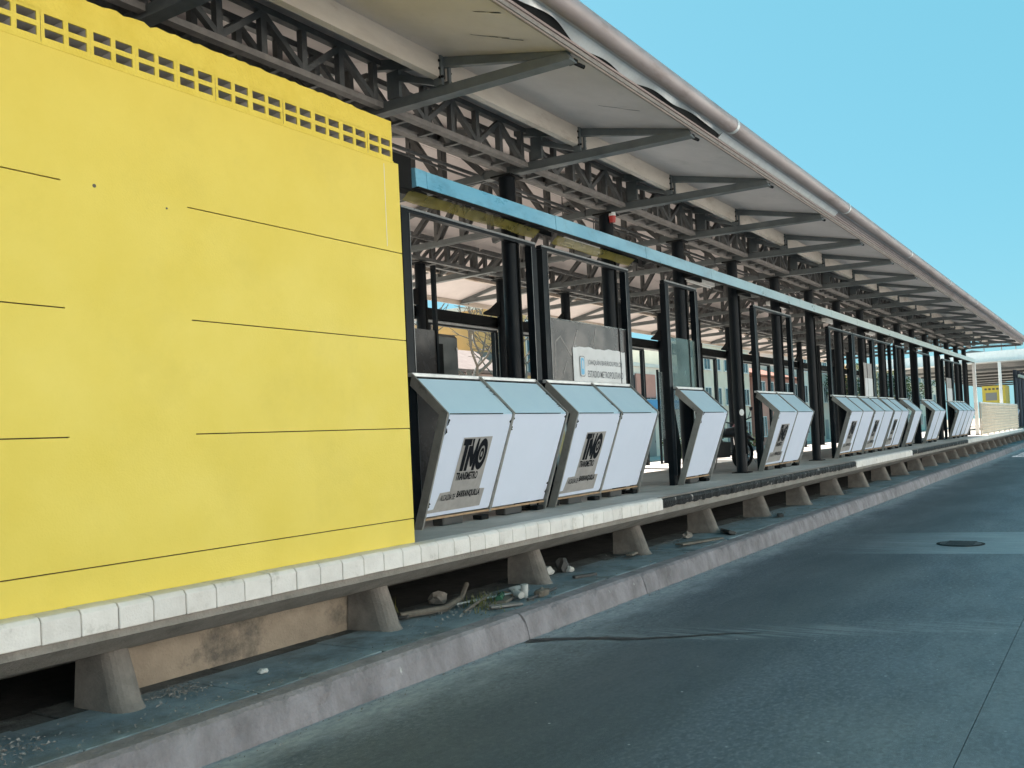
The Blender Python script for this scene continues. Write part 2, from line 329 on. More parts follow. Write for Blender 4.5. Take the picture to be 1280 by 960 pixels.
# ================================================================== PLATFORM
X0, X1 = -5, 63.0
plat = struct(empty('platform', (20, 7.9, 0)))
MB().prism([(4.935, Z(-.855)), (4.935, Z(-1.05)), (5.2, Z(-1.18)), (6.1, Z(-1.40)), (9.76, Z(-1.40)), (10.66, Z(-1.18)), (10.93, Z(-1.05)), (10.93, Z(-.855))], X0, X1).build('deck_slab', 'concrete', plat)
MB().box(X0, X1, 4.96, 10.9, Z(-.855), Z(-.845)).build('deck_surface', 'deck', plat)
MB().prism([(5.57, .1), (5.57, Z(-1.268)), (5.74, Z(-1.31)), (5.74, .1)], 3.42, 5.82).build('infill_wall', 'rough_wall', plat)
MB().box(X0, X1, 7.6, 8.2, -.02, Z(-1.402)).build('support_wall', 'dirt_shade', plat)
def fin_mesh():
    m = MB(); A = []; n = 9
    def ring_(ny, z_at, r, yb):
        p = [(-r * 1.25, yb), (-r * 1.05, ny + r)]
        p += [(-r * math.cos(math.pi * k / n), ny + r - r * math.sin(math.pi * k / n)) for k in range(1, n)]
        p += [(r * 1.05, ny + r), (r * 1.25, yb)]
        return [(x_, y_, z_at(y_)) for x_, y_ in p]
    top = lambda y_: .375 - .235 * max(0, y_ - 5.2)
    rows = []
    for t in (0, .12, .5, 1):
        ny = 5.08 + .135 * t + (.02 if t else 0)
        rows.append(ring_(ny, (lambda y_, t=t: t * top(y_)), .10 - .015 * t, 5.56))
    for a, b in zip(rows[:-1], rows[1:]):
        for k in range(len(a) - 1): m.face([a[k], a[k + 1], b[k + 1], b[k]])
    for a, b in zip(rows[:-1], rows[1:]): m.face([a[-1], a[0], b[0], b[-1]])
    m.face(rows[-1]); return m.mesh('support_fin', 'fin_concrete', smooth=True)
fin_me = fin_mesh()
for k in range(26):
    fx = 3.40 + k * 2.44 - (2.44 if k == 25 else 0) * 0
    if fx < 62: inst('support_fin', fin_me, (fx, 0, .215), plat)
inst('support_fin', fin_me, (.96, 0, .215), plat)
# edge coping: pale blocks, and stretches where a worn black bumper is left bare
cop_me = MB().prism([(4.905, -.155), (4.905, -.03), (4.925, -.006), (4.955, 0), (5.06, 0), (5.06, -.012), (4.933, -.012), (4.933, -.155)], .003, .227).mesh('coping_block', 'coping', bevel=.004)
cop_far = MB().prism([(4.905, -.155), (4.905, -.03), (4.925, -.006), (4.955, 0), (5.06, 0), (5.06, -.012), (4.933, -.012), (4.933, -.155)], .003, .917).mesh('coping_block', 'coping')
x = 1.57
while x < 10.6: inst('coping_block', cop_me, (x, random.uniform(-.002, .002), Z(-.842) + random.uniform(-.002, .002)), plat); x += .23
for a, b in ((20.95, 27.4), (38.5, 62.9)):
    n = round((b - a) / .92)
    for j in range(n): inst('coping_block', cop_far, (a + j * (b - a) / n, 0, Z(-.842)), plat)
MB().box(X0, 1.565, 4.905, 5.06, Z(-1.0), Z(-.842)).build('coping_block', 'coping', plat)
for a, b in ((10.72, 20.92), (27.42, 38.48)):
    n = 4
    for j in range(n):
        xa = a + (b - a) * j / n; xb = a + (b - a) * (j + 1) / n
        m = MB(); nn = 30; lo = [];
        for q in range(nn + 1):
            xx = xa + .004 + (xb - xa - .008) * q / nn; lo.append((xx, random.uniform(0, .014), random.uniform(0, .022)))
        for q in range(nn):
            (p0, d0, e0), (p1, d1, e1) = lo[q], lo[q + 1]
            A = lambda x_, d, e: [(x_, 4.915 + d, Z(-.985) + e), (x_, 4.905 + d * .5, Z(-.90)), (x_, 4.912 + d, Z(-.868)), (x_, 4.932, Z(-.858))]
            P, Q = A(p0, d0, e0), A(p1, d1, e1)
            for r in range(3): m.face([P[r], P[r + 1], Q[r + 1], Q[r]])
            m.face([P[3], (p0, 5.02, Z(-.848)), (p1, 5.02, Z(-.848)), Q[3]])
        m.build('edge_bumper', 'rubber', plat)
        MB().box(xa + .004, xb - .004, 4.935, 4.965, Z(-.848), Z(-.838)).build('edge_strip', 'chord_dust', plat)

# ================================================================== YELLOW KIOSK
ky = empty('ticket_kiosk', (3, 6.5, Z(-.845)), 'blank bright yellow kiosk wall with a row of vent blocks along its top', 'kiosk')
WX = 6.05; YF = 5.06
m = MB(); m.box(-4, WX - .002, YF + .016, YF + .15, Z(-.845), Z(2.395)); m.box(-4, -3.85, YF + .15, 8.6, Z(-.845), Z(2.7)); m.box(WX - .16, WX - .003, YF + .15, 8.6, Z(-.845), Z(2.7)); m.box(-4, WX - .003, 8.6, 8.75, Z(-.845), Z(2.7))
m.build('wall_core', 'groove', ky)
zs = [-.636, .125, .875, 1.622, 2.395]
def plate(x0, x1, z0, z1, y0=YF, y1=YF + .0155, nm='render_panel', mt='yellow'): return MB().box(x0, x1, y0, y1, Z(z0), Z(z1)).build(nm, mt, ky)
plate(-4, WX, -.845, -.644, nm='plinth')
plate(3.01, 3.88, zs[0], zs[4], nm='pilaster')
for k in range(4):
    a = zs[k] + (.004 if k else 0); b = zs[k + 1] - (.004 if k < 3 else 0)
    plate(-4, 3.01, a, b); plate(3.88, WX, a, b)
# vent blocks: lattice of 4 openings each
def vent_mesh():
    xs = [0, .022, .137, .168, .283, .305]; zz = [0, .032, .086, .118, .172, .192]; D = .13; m = MB()
    emp = {(1, 1), (3, 1), (1, 3), (3, 3)}
    for i in range(5):
        for j in range(5):
            if (i, j) in emp:
                a, b, c, d = xs[i], xs[i + 1], zz[j], zz[j + 1]
                for q in ([(a, c), (b, c)], [(b, c), (b, d)], [(b, d), (a, d)], [(a, d), (a, c)]):
                    (p, r), (s_, t) = q; m.face([(p, .012, r), (s_, .012, t), (s_, D, t), (p, D, r)], 1); m.face([(p, 0, r), (s_, 0, t), (s_, .012, t), (p, .012, r)], 0)
            else:
                a, b, c, d = xs[i], xs[i + 1], zz[j], zz[j + 1]
                m.face([(a, 0, c), (b, 0, c), (b, 0, d), (a, 0, d)]); m.face([(a, D, c), (b, D, c), (b, D, d), (a, D, d)], 1)
    return m.mesh('vent_block', ['yellow_band', 'block_inside'])
vm = vent_mesh(); vx = 5.985 - .306
while vx > 1.6: inst('vent_block', vm, (vx, YF + .004 + random.uniform(-.002, .002), Z(2.405)), ky); vx -= .306
VL = vx + .306
m = MB(); m.box(-4, VL - .001, YF + .006, YF + .13, Z(2.397), Z(2.6)); m.build('band_wall', 'yellow_band', ky)
MB().box(VL, 5.985, YF - .004, YF + .02, Z(2.388), Z(2.404)).build('band_lip', 'yellow_band', ky)
MB().box(VL, 5.985, YF + .45, YF + .5, Z(2.39), Z(2.75)).build('inner_wall', 'block_inside', ky)
m = MB(); xs = [VL + (5.985 - VL) * j / 90 for j in range(91)]; hz = []
hh = 2.755
for j in range(91):
    hh += random.uniform(-.009, .009); hh = min(2.775, max(2.745, hh)); base = 2.756 + random.uniform(-.006, .008) - (.012 if random.random() < .08 else 0) if xs[j] < 5.55 else 2.745 + .004 * random.random()
    hz.append(base)
for j in range(90):
    a, b = xs[j], xs[j + 1]; za, zb = Z(hz[j]), Z(hz[j + 1]); m.face([(a, YF + .002, Z(2.597)), (b, YF + .002, Z(2.597)), (b, YF + .004, zb), (a, YF + .004, za)])
    m.face([(a, YF + .004, za), (b, YF + .004, zb), (b, YF + .13, zb - .01), (a, YF + .13, za - .01)]); m.face([(a, YF + .13, Z(2.597)), (b, YF + .13, Z(2.597)), (b, YF + .13, zb - .01), (a, YF + .13, za - .01)])
m.face([(5.985, YF + .002, Z(2.597)), (5.985, YF + .13, Z(2.597)), (5.985, YF + .13, Z(hz[-1] - .01)), (5.985, YF + .004, Z(hz[-1]))])
m.box(-4, VL - .002, YF + .006, YF + .13, Z(2.602), Z(2.76)); m.build('plaster_top', 'yellow_band', ky)
MB().box(5.862, 5.866, YF - .0008, YF + .002, Z(1.66), Z(2.36)).build('hairline_seam', 'panel_white', ky)
for x_, z_, r_ in ((3.22, 1.63, .012), (3.72, 1.585, .007)):
    MB().prism([(x_ + r_ * math.cos(t), Z(z_) + r_ * math.sin(t)) for t in [k * .785 for k in range(8)]], YF - .003, YF + .004, 'y').build('fixing_hole', 'wood_old', ky)

# ================================================================== STATION CANOPY
BAY = 2.515; XC = [9.1 + BAY * k for k in range(-5, 16)]      # bracket lines
XE0, XE1 = XC[0] - 1.2, XC[-1] + .4
YM = 7.93
def sz(y): return 3.46 + .23 * (y - 4.95)                    # soffit height (relative) on the near slope
can = empty('station_canopy', (20, YM, Z(3.1)), 'long gable canopy on dark lattice trusses with a rounded gutter along its edge', 'canopy')
def mir(p): return (p[0], 2 * YM - p[1], p[2])
# roof covering above
m = MB(); m.prism([(3.44, Z(sz(3.6) + .13)), (YM, Z(sz(YM) + .13)), (2 * YM - 3.44, Z(sz(3.6) + .13)), (2 * YM - 3.44, Z(sz(3.6) + .10)), (YM, Z(sz(YM) + .10)), (3.44, Z(sz(3.6) + .10))], XE0, XE1); m.build('roof_covering', 'roof_top', can)
# soffit panels, one for each bay and strip
def soffit(xa, xb, ya, yb, par=can, far=False):
    m = MB(); f = mir if far else (lambda p: p); g_ = .006
    lo = [(xa + g_, ya + g_), (xb - g_, ya + g_), (xb - g_, yb - g_), (xa + g_, yb - g_)]
    sag = random.uniform(-.012, .004)
    P = [f((x_, y_, Z(sz(y_)))) for x_, y_ in lo]; Q = [f((x_, y_, Z(sz(y_) + .03))) for x_, y_ in lo]
    m.hexa(P + Q); return m.build('soffit_panel', 'soffit', par)
lines = [XE0] + XC + [XE1]
for i in range(len(lines) - 1):
    for ya, yb in ((3.60, 4.95), (4.95, 6.3), (6.3, YM)):
        soffit(lines[i], lines[i + 1], ya, yb); soffit(lines[i], lines[i + 1], ya, yb, far=True)
# tears in the soffit
def tear(x_, y_, L, ang, wd):
    m = MB(); n = 14; A = []; B = []
    for j in range(n + 1):
        t = j / n; px = x_ + L * t * math.cos(ang); py = y_ + L * t * math.sin(ang) + .012 * math.sin(t * 11); ww = wd * math.sin(math.pi * t) ** .6 * random.uniform(.4, 1.1) + .002
        A.append((px, py + ww, Z(sz(py + ww)) - .004)); B.append((px + .02, py - ww, Z(sz(py - ww)) - .004))
    m.face(A + B[::-1]); m.build('soffit_tear', 'black_dull', can)
tear(6.05, 4.25, .42, -1.05, .014); tear(6.12, 4.12, .16, -1.1, .007); tear(8.15, 4.2, .40, -1.0, .008); tear(5.6, 3.9, .2, -1.2, .012)
# purlins
def purlin(xa, xb, yy, far=False, mt='purlin'):
    m = MB(); zt = sz(yy) - .004; zb = zt - .205; f = (lambda a: 2 * YM - a) if far else (lambda a: a)
    pr = [(f(yy - .03), Z(zt)), (f(yy - .03), Z(zb)), (f(yy + .045), Z(zb)), (f(yy + .045), Z(zb + .02)), (f(yy - .012), Z(zb + .02)), (f(yy - .012), Z(zt))]
    m.prism(pr, xa, xb); return m.build('purlin', mt, can)
for i in range(len(lines) - 1):
    a, b = lines[i] + .03, lines[i + 1] - .03
    purlin(a, b, 4.95); purlin(a, b, 4.95, True); purlin(a, b, 6.95, mt='truss'); purlin(a, b, 6.95, True, 'truss')
# brackets: tapered cantilever arms at every column line
def bracket(xc, far):
    F = mir if far else (lambda p: p); e = bpy.data.objects.new('bracket', None); col.objects.link(e); e.parent = can; e.empty_display_size = .1
    e.location = Vector(F((xc, 4.9, Z(3.14)))) - wloc(can)
    def put(nm, m, mt='bracket'): m.v = [F(p) for p in m.v]; return m.build(nm, mt, e)
    t = .035
    m = MB(); m.prism([(6.25, Z(3.125)), (6.25, Z(3.225)), (3.95, Z(3.165)), (3.64, Z(3.145)), (3.60, Z(3.08)), (3.95, Z(3.085))], xc - t, xc + t); m.prism([(6.25, Z(3.112)), (6.25, Z(3.124)), (3.60, Z(3.079)), (3.60, Z(3.067))], xc - .06, xc + .06); put('lower_chord', m)
    m = MB(); zt = lambda y: Z(sz(y) - .003)
    m.prism([(3.62, zt(3.62)), (5.80, zt(5.8)), (5.80, zt(5.8) - .10), (4.9, zt(4.9) - .085), (3.95, zt(3.95) - .06), (3.95, Z(3.168)), (3.64, Z(3.149))], xc - t + .004, xc + t - .004); put('upper_chord', m)
    m = MB(); m.box(xc - .075, xc - .037, 4.90, 4.985, Z(3.185), Z(3.455)); m.box(xc + .037, xc + .075, 4.90, 4.985, Z(3.185), Z(3.455)); put('purlin_cleat', m)
    m = MB()
    for sx in (-1, 1):
        for zz_ in (3.25, 3.33, 3.40): m.tube([(xc + sx * .076, 4.915, Z(zz_)), (xc + sx * .09, 4.915, Z(zz_))], .012, 6)
    m.tube([(xc - .08, 4.895, Z(3.25)), (xc - .08, 4.875, Z(3.25))], .012, 6); put('bolts', m, 'black_dull')
    m = MB(); m.bar((xc, 4.99, Z(3.24)), (xc, 5.50, Z(3.42)), .05, .055, (0, -.3, 1)); put('diagonal_strut', m)
    m = MB(); m.box(xc - .02, xc + .02, 5.44, 5.585, Z(3.228), Z(sz(5.5) - .11)); put('end_plate', m)
    m = MB(); m.box(xc + .066, xc + .12, 3.62, 3.70, Z(3.09), Z(3.12)); m.tube([(xc + .14, 3.66, Z(3.11)), (xc + .24, 3.63, Z(3.10))], .018, 7); put('drain_clip', m, 'black_dull')
for xc in XC: bracket(xc, False)
for xc in XC[5:]: bracket(xc, True)
# longitudinal lattice girder: two planes and a ladder underneath
YA, YB = 5.64, 5.94; NP = 5; PW = (BAY - .3) / NP
zb_, ztA = 3.175, sz(YA) - .06
vert_me = MB().box(-.03, .03, -.03, .03, .02, ztA - zb_ - .02).mesh('girder_post', 'truss')
dg = MB().bar((0, 0, .02), (PW, 0, ztA - zb_ - .02), .05, .055, (0, 1, 0)).mesh('girder_diagonal', 'truss')
dg2 = MB().bar((PW, 0, .02), (0, 0, ztA - zb_ - .02), .05, .055, (0, 1, 0)).mesh('girder_diagonal', 'truss')
rung_me = MB().box(-.02, .02, YA + .041, YB - .041, -.015, .015).mesh('girder_rung', 'truss')
for i in range(len(XC) - 1):
    a, b = XC[i], XC[i + 1]
    e = bpy.data.objects.new('girder_bay', None); col.objects.link(e); e.parent = can; e.empty_display_size = .1; e.location = Vector(((a + b) / 2, 6, Z(zb_))) - wloc(can)
    for yy, mt in ((YA, 'chord_dust'), (YB, 'chord_dust')):
        m = MB(); m.box(a + .065, b - .065, yy - .04, yy + .04, Z(zb_ - .035), Z(zb_ + .018)); m.build('bottom_chord', mt, e)
        MB().box(a + .065, b - .065, yy - .035, yy + .035, Z(ztA - .02), Z(ztA + .035)).build('top_chord', 'truss', e)
    s = a + .15
    if i < 15:
        for q in range(NP + 1):
            inst('girder_post', vert_me, (s + q * PW, YA, Z(zb_)), e)
            if q < NP: inst('girder_diagonal', dg if q % 2 else dg2, (s + q * PW, YA + .0, Z(zb_)), e)
        for q in range(NP): inst('girder_rung', rung_me, (s + (q + .5) * PW, 0, Z(zb_ - .012)), e)
    m = MB()
    for q in range(NP + 1):
        m.box(s + q * PW - .03, s + q * PW + .03, YB - .03, YB + .03, Z(zb_ + .018), Z(ztA - .02))
        if i >= 15: m.box(s + q * PW - .03, s + q * PW + .03, YA - .03, YA + .03, Z(zb_ + .018), Z(ztA - .02))
        if q < NP:
            p, r = (s + q * PW, YB, Z(zb_ + .02)), (s + (q + 1) * PW, YB, Z(ztA - .02)); m.bar((p[0], YB, p[2] if q % 2 else r[2]), (r[0], YB, r[2] if q % 2 else p[2]), .05, .05, (0, 1, 0))
            if i >= 15: m.bar((p[0], YA, p[2] if q % 2 else r[2]), (r[0], YA, r[2] if q % 2 else p[2]), .05, .05, (0, 1, 0))
    tag(m.build('rear_lattice', 'truss', e), kind='stuff')
    if i >= 3:      # the same girder above the far column row, joined
        m = MB(); f = lambda y: 2 * YM - y
        for yy in (YA, YB):
            m.box(a + .065, b - .065, f(yy) - .04, f(yy) + .04, Z(zb_ - .035), Z(zb_ + .018)); m.box(a + .065, b - .065, f(yy) - .035, f(yy) + .035, Z(ztA - .02), Z(ztA + .035))
            for q in range(NP + 1):
                m.box(s + q * PW - .03, s + q * PW + .03, f(yy) - .03, f(yy) + .03, Z(zb_ + .018), Z(ztA - .02))
                if q < NP: m.bar((s + q * PW, f(yy), Z(zb_)), (s + (q + 1) * PW, f(yy), Z(ztA)), .05, .05, (0, 1, 0))
        for q in range(NP): m.box(s + (q + .5) * PW - .02, s + (q + .5) * PW + .02, f(YB) + .041, f(YA) - .041, Z(zb_ - .025), Z(zb_ + .004))
        tag(m.build('far_girder', 'truss', e), kind='stuff')
# transverse trusses over the platform
for i, xc in enumerate(XC):
    if i < 3: continue
    e = bpy.data.objects.new('cross_truss', None); col.objects.link(e); e.parent = can; e.empty_display_size = .1; e.location = Vector((xc, YM, Z(3.15))) - wloc(can)
    m = MB()
    for s in (-.035, .035): m.box(xc + s - .012, xc + s + .012, 6.26, 2 * YM - 6.26, Z(3.115), Z(3.20))
    m.build('lower_chord', 'bracket', e)
    m = MB()
    for sg in (1, -1):
        pr = [(6.26, sz(6.26) - .07), (YM, sz(YM) - .07)]
        a = (xc, YM - sg * (YM - 6.26), Z(pr[0][1])); b = (xc, YM, Z(pr[1][1])); m.bar(a, b, .09, .09)
    m.build('upper_chord', 'bracket', e)
    ys = [6.26, 6.9, 7.4, YM]
    for sg in (1, -1):
        for q in range(3):
            y0, y1 = YM - sg * (YM - ys[q]), YM - sg * (YM - ys[q + 1]); z0, z1 = sz(ys[q]) - .1, sz(ys[q + 1]) - .1
            m = MB()
            for s in (-.045, .045):
                m.bar((xc + s, y0, Z(3.19)), (xc + s, y1, Z(z1)), .02, .06)
            m.build('web_diagonal', 'truss', e)
            m = MB()
            for s in (-.045, .045): m.box(xc + s - .01, xc + s + .01, y1 - .03, y1 + .03, Z(3.20), Z(z1))
            if sg == 1 or q < 2: m.build('web_post', 'truss', e)
for yy, zz_, rr in ((6.5, 3.27, .022), (6.62, 3.27, .016), (9.2, 3.27, .02)): MB().tube([(6.2, yy, Z(zz_)), (46.6, yy, Z(zz_))], rr, 8).build('conduit', 'truss', can, True)
for k in range(6, len(XC) - 1, 2):
    xm = (XC[k] + XC[k + 1]) / 2; lp = MB().box(xm - .6, xm + .6, 7.0, 7.16, Z(2.98), Z(3.06)).build('lamp_housing', 'flashing', can)
    MB().tube([(xm - .57, 7.08, Z(2.965)), (xm + .57, 7.08, Z(2.965))], .014, 8).build('lamp_tube', 'white_paint', lp, True)
    m = MB(); m.bar((xm - .5, 7.08, Z(3.06)), (xm - .5, 7.08, Z(sz(7.0) - .1)), .012, .012); m.bar((xm + .5, 7.08, Z(3.06)), (xm + .5, 7.08, Z(sz(7.0) - .1)), .012, .012); m.build('lamp_hanger', 'truss', lp)
# gutter edge: layered fascia, pale flashing, rolled edge
def gut(prof_or, nm, mt, a, b, far=False, smooth=False):
    pr = [((2 * YM - y) if far else y, Z(z)) for y, z in prof_or]; return MB().prism(pr, a, b).build(nm, mt, can, smooth=smooth)
circ = [(3.40 + .083 * math.cos(t), 3.31 + .083 * math.sin(t)) for t in [2 * math.pi * k / 18 for k in range(18)]]
seg = [XE0, 0.5, 4.6, 9.75, 14.7, 19.7, 24.7, 29.7, 34.7, 39.7, 44.0, XE1]
for i in range(len(seg) - 1):
    a, b = seg[i] + .004, seg[i + 1] - .004
    gut(circ, 'gutter_roll', 'gutter', a, b, smooth=True)
    gut([(3.595, 3.12), (3.595, 3.30), (3.575, 3.30), (3.575, 3.12)], 'fascia_strip', 'fascia', a, b)
    gut([(3.573, 3.135), (3.573, 3.165), (3.563, 3.165), (3.563, 3.135)], 'fascia_bead', 'chord_dust', a, b)
    gut([(3.573, 3.18), (3.573, 3.20), (3.56, 3.20), (3.56, 3.18)], 'fascia_bead', 'gutter', a, b)
    if i >= 3:
        if b < 15: gut([(3.572, 3.208), (3.56, 3.208), (3.475, 3.29), (3.48, 3.296)], 'flashing', 'flashing', a, b)
        else:
            for q in range(4):
                y_, z_ = 3.56 - .026 * q, 3.21 + .023 * q
                if i < 7 or q in (0, 2): gut([(y_, z_), (y_ - .008, z_ + .004), (y_ - .008, z_ + .018), (y_, z_ + .014)], 'gutter_rib', 'gutter', a, b)
            gut([(3.573, 3.215), (3.57, 3.212), (3.478, 3.302), (3.481, 3.305)], 'gutter_tray', 'gutter', a, b)
    gut(circ, 'far_gutter_roll', 'gutter', a, b, True, True); gut([(3.595, 3.05), (3.595, 3.30), (3.57, 3.30), (3.57, 3.05)], 'far_fascia', 'purlin', a, b, True)
    if i and i < 10: gut([(3.40 + .088 * math.cos(t), 3.31 + .088 * math.sin(t)) for t in [2 * math.pi * k / 18 for k in range(18)]], 'gutter_collar', 'flashing', seg[i] - .03, seg[i] + .03, smooth=True)
# torn flashing, its lower edge hanging in waves
m = MB(); xs = [XE0 + (9.74 - XE0) * j / 260 for j in range(261)]
def tearz(x_):
    t = .5 + .5 * math.sin(x_ * 2.3 + 1.1 * math.sin(x_ * 1.1)); d = max(0, t - .35) * .9
    return min(1, d) if x_ > 5.2 else .1 * t
for j in range(260):
    def row(x_):
        d = tearz(x_); y1 = 3.56 - .075 * d + .012 * math.sin(x_ * 6); z1 = 3.205 + .055 * d + .012 * math.sin(x_ * 7.3)
        return [(x_, 3.478, Z(3.298)), (x_, 3.50 - .006, Z(3.262)), (x_, y1, Z(z1))]
    A, B = row(xs[j]), row(xs[j + 1])
    for q in range(2): m.face([A[q], A[q + 1], B[q + 1], B[q]])
m.build('torn_flashing', 'flashing', can)
gut([(3.572, 3.21), (3.569, 3.21), (3.50, 3.30), (3.503, 3.30)], 'shade_sheet', 'black_dull', 4.7, 9.74)  # black sheet stands in for the shade behind the torn flashing
# gable end of the roof
m = MB(); m.prism([(3.6, Z(sz(3.6) - .02)), (YM, Z(sz(YM) - .02)), (2 * YM - 3.6, Z(sz(3.6) - .02)), (2 * YM - 3.6, Z(sz(3.6) + .12)), (YM, Z(sz(YM) + .12)), (3.6, Z(sz(3.6) + .12))], XE1 + .002, XE1 + .03); m.build('gable_trim', 'gutter', can)

# ================================================================== COLUMNS
Zd = Z(-.845)
def column_meshes():
    sh = MB(); n = 20; sh.tube([(0, 0, .02), (0, 0, 3.93)], .10, n)
    return dict(shaft=sh.mesh('shaft', 'black_steel', smooth=True),
                base=MB().box(-.15, .15, -.15, .15, 0, .02).mesh('base_plate', 'black_dull'),
                cap=MB().box(-.14, .14, -.14, .14, 3.93, 3.95).mesh('cap_plate', 'black_dull'),
                rib=MB().box(-.012, .012, -.125, -.098, .35, 3.3).box(.098, .125, -.012, .012, .35, 3.3).mesh('side_channel', 'black_dull'),
                gus=MB().prism([(.09, 3.62), (.28, 3.60), (.50, 3.53), (.75, 3.46), (.95, 3.44), (.95, 3.38), (.09, 3.38)], -.02, .02, 'y').mesh('gusset', 'black_dull'),
                gusf=MB().prism([(-.09, 3.50), (-.16, 3.50), (-.38, 3.36), (-.62, 3.26), (-.62, 3.22), (-.09, 3.22)], -.02, .02, 'y').mesh('gusset', 'black_dull'))
CM = column_meshes()
def column(x_, y_, label, group, far=False):
    e = empty('station_column', (x_, y_, Zd), label, 'column', group)
    for nm, key in (('shaft', 'shaft'), ('base_plate', 'base'), ('cap_plate', 'cap'), ('side_channel', 'rib'), ('gusset', 'gusf' if far else 'gus')):
        o = bpy.data.objects.new(nm, CM[key]); col.objects.link(o); o.parent = e
    return e
near = XC[4:]
for k, x_ in enumerate(near):
    if k == 0: lab = 'black round column hidden just behind the end of the yellow wall'
    else: lab = ORD[k - 1] + ' black round column from the yellow wall, in the row along the road'
    column(x_, 5.95, lab, 'columns along the road side')
for k in range(14): column(12.42 + 2.49 * k, 10.0, ORD[k] + ' black column from the yellow wall, in the row across the platform', 'columns across the platform', True)
bc = empty('warning_lamp', (near[2] - .03, 5.80, Z(3.02)), 'small red lamp with white cap on top of the second column', 'lamp')
MB().tube([(near[2] - .05, 5.82, Z(2.96)), (near[2] - .05, 5.82, Z(3.05))], [.04, .05], 12).build('lens', 'red', bc, True); MB().tube([(near[2] - .05, 5.82, Z(3.05)), (near[2] - .05, 5.82, Z(3.10))], [.05, .045], 12).build('cap', 'white_paint', bc, True)
MB().box(near[2] - .06, near[2] - .04, 5.82, 5.87, Z(3.06), Z(3.08)).build('arm', 'black_dull', bc)
xs_ = near[4]
m = MB(); m.tube([(xs_ - .072, 5.879, Z(.28)), (xs_ - .079, 5.872, Z(.28))], .045, 16); m.v = [(p[0], p[1], Z(.28) + (p[2] - Z(.28)) * 1.35) for p in m.v]
tag(m.build('round_sticker', 'white_paint', loc=(xs_ - .08, 5.87, Z(.28))), 'white oval sticker on the black column beside the motorcycle', 'sticker')

# ================================================================== OVERHEAD TRACK BEAM
bm_ = empty('track_beam', (26, 5.55, Z(2.45)), 'long weathered blue steel beam running along the black columns', 'beam')
xj = [6.99] + [9.60 + 2.49 * k for k in range(15)] + [46.75]
for a, b in zip(xj[:-1], xj[1:]):
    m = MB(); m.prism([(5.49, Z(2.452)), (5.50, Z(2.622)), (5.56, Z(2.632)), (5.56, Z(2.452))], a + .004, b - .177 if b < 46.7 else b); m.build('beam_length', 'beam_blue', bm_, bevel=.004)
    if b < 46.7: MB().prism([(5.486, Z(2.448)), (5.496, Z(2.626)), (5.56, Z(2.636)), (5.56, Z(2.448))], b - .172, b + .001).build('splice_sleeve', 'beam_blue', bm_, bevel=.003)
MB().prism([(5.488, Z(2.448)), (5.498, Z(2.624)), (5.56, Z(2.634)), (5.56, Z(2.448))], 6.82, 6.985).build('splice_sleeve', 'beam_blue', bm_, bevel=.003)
MB().box(6.0, 6.80, 5.52, 5.66, Z(2.40), Z(2.72)).build('drive_box', 'black_dull', bm_, bevel=.01)
MB().box(6.85, 46.7, 5.484, 5.55, Z(2.438), Z(2.447)).build('bottom_flange', 'black_dull', bm_)
for x_ in near[1:]: MB().box(x_ - .04, x_ + .04, 5.562, 5.86, Z(2.49), Z(2.60)).build('hanger', 'black_dull', bm_)
for a, b in ((6.9, 9.3), (9.7, 11.85)):
    m = MB(); n = 12
    for q in range(n):
        x_ = a + (b - a) * q / n; x2 = a + (b - a) * (q + 1) / n; w_ = .02 * math.sin(q * 1.3); w2 = .02 * math.sin((q + 1) * 1.3)
        m.face([(x_, 5.64, Z(2.452)), (x2, 5.64, Z(2.452)), (x2, 5.74 + w2, Z(2.372)), (x_, 5.74 + w_, Z(2.372))])
    m.build('amber_strip', 'amber', bm_)

# ================================================================== BLACK DOOR FRAMES
def frame(x0, x1, label, y0=5.80, zt=2.345, pw=.12, far=False):
    e = empty('door_frame', ((x0 + x1) / 2, y0, Zd), label, 'door frame', 'door frames across the platform' if far else 'door frames along the road side')
    for a, s in ((x0, 1), (x1, -1)):
        xa, xb = (a, a + pw) if s > 0 else (a - pw, a)
        po = MB().box(xa, xb, y0, y0 + .09, Zd, Z(zt - .052)).build('post', 'black_steel', e)
        MB().box(xa if s < 0 else xb - .006, xa + .006 if s < 0 else xb, y0 - .006, y0 - .001, Z(-.7), Z(zt - .06)).build('edge_strip', 'steel_edge', po)  # pale strip stands in for the thin highlight along the post
    rl = MB().box(x0, x1, y0 + .012, y0 + .08, Z(zt - .05), Z(zt)).build('top_rail', 'black_steel', e)
    MB().box(x0, x1, y0 + .002, y0 + .011, Z(zt - .018), Z(zt + .004)).build('rail_trim', 'steel_edge', rl)
    return e
FR = [(6.95, 9.45), (9.58, 11.95), (13.2, 14.5), (17.33, 19.75), (22.75, 25.1), (25.15, 27.45), (27.5, 29.9), (30.6, 32.0), (34.1, 36.8), (39.7, 42.1), (42.2, 44.7)]
fl = ['black door frame nearest the yellow wall, above the first white gate', 'black door frame holding the grey pane with a paper notice', 'narrow black door frame with a green glass pane', 'black door frame above the gate beside the motorcycle',
      'black door frame at the near end of the run of three gates', 'black door frame above the middle gate of the run of three', 'black door frame at the far end of the run of three gates', 'narrow black door frame above the second single-panel gate',
      'black door frame above the gate between the single gate and the last pair', 'black door frame above the first of the last pair of gates', 'black door frame at the far end of the station']
frames = [frame(a, b, l) for (a, b), l in zip(FR, fl)]
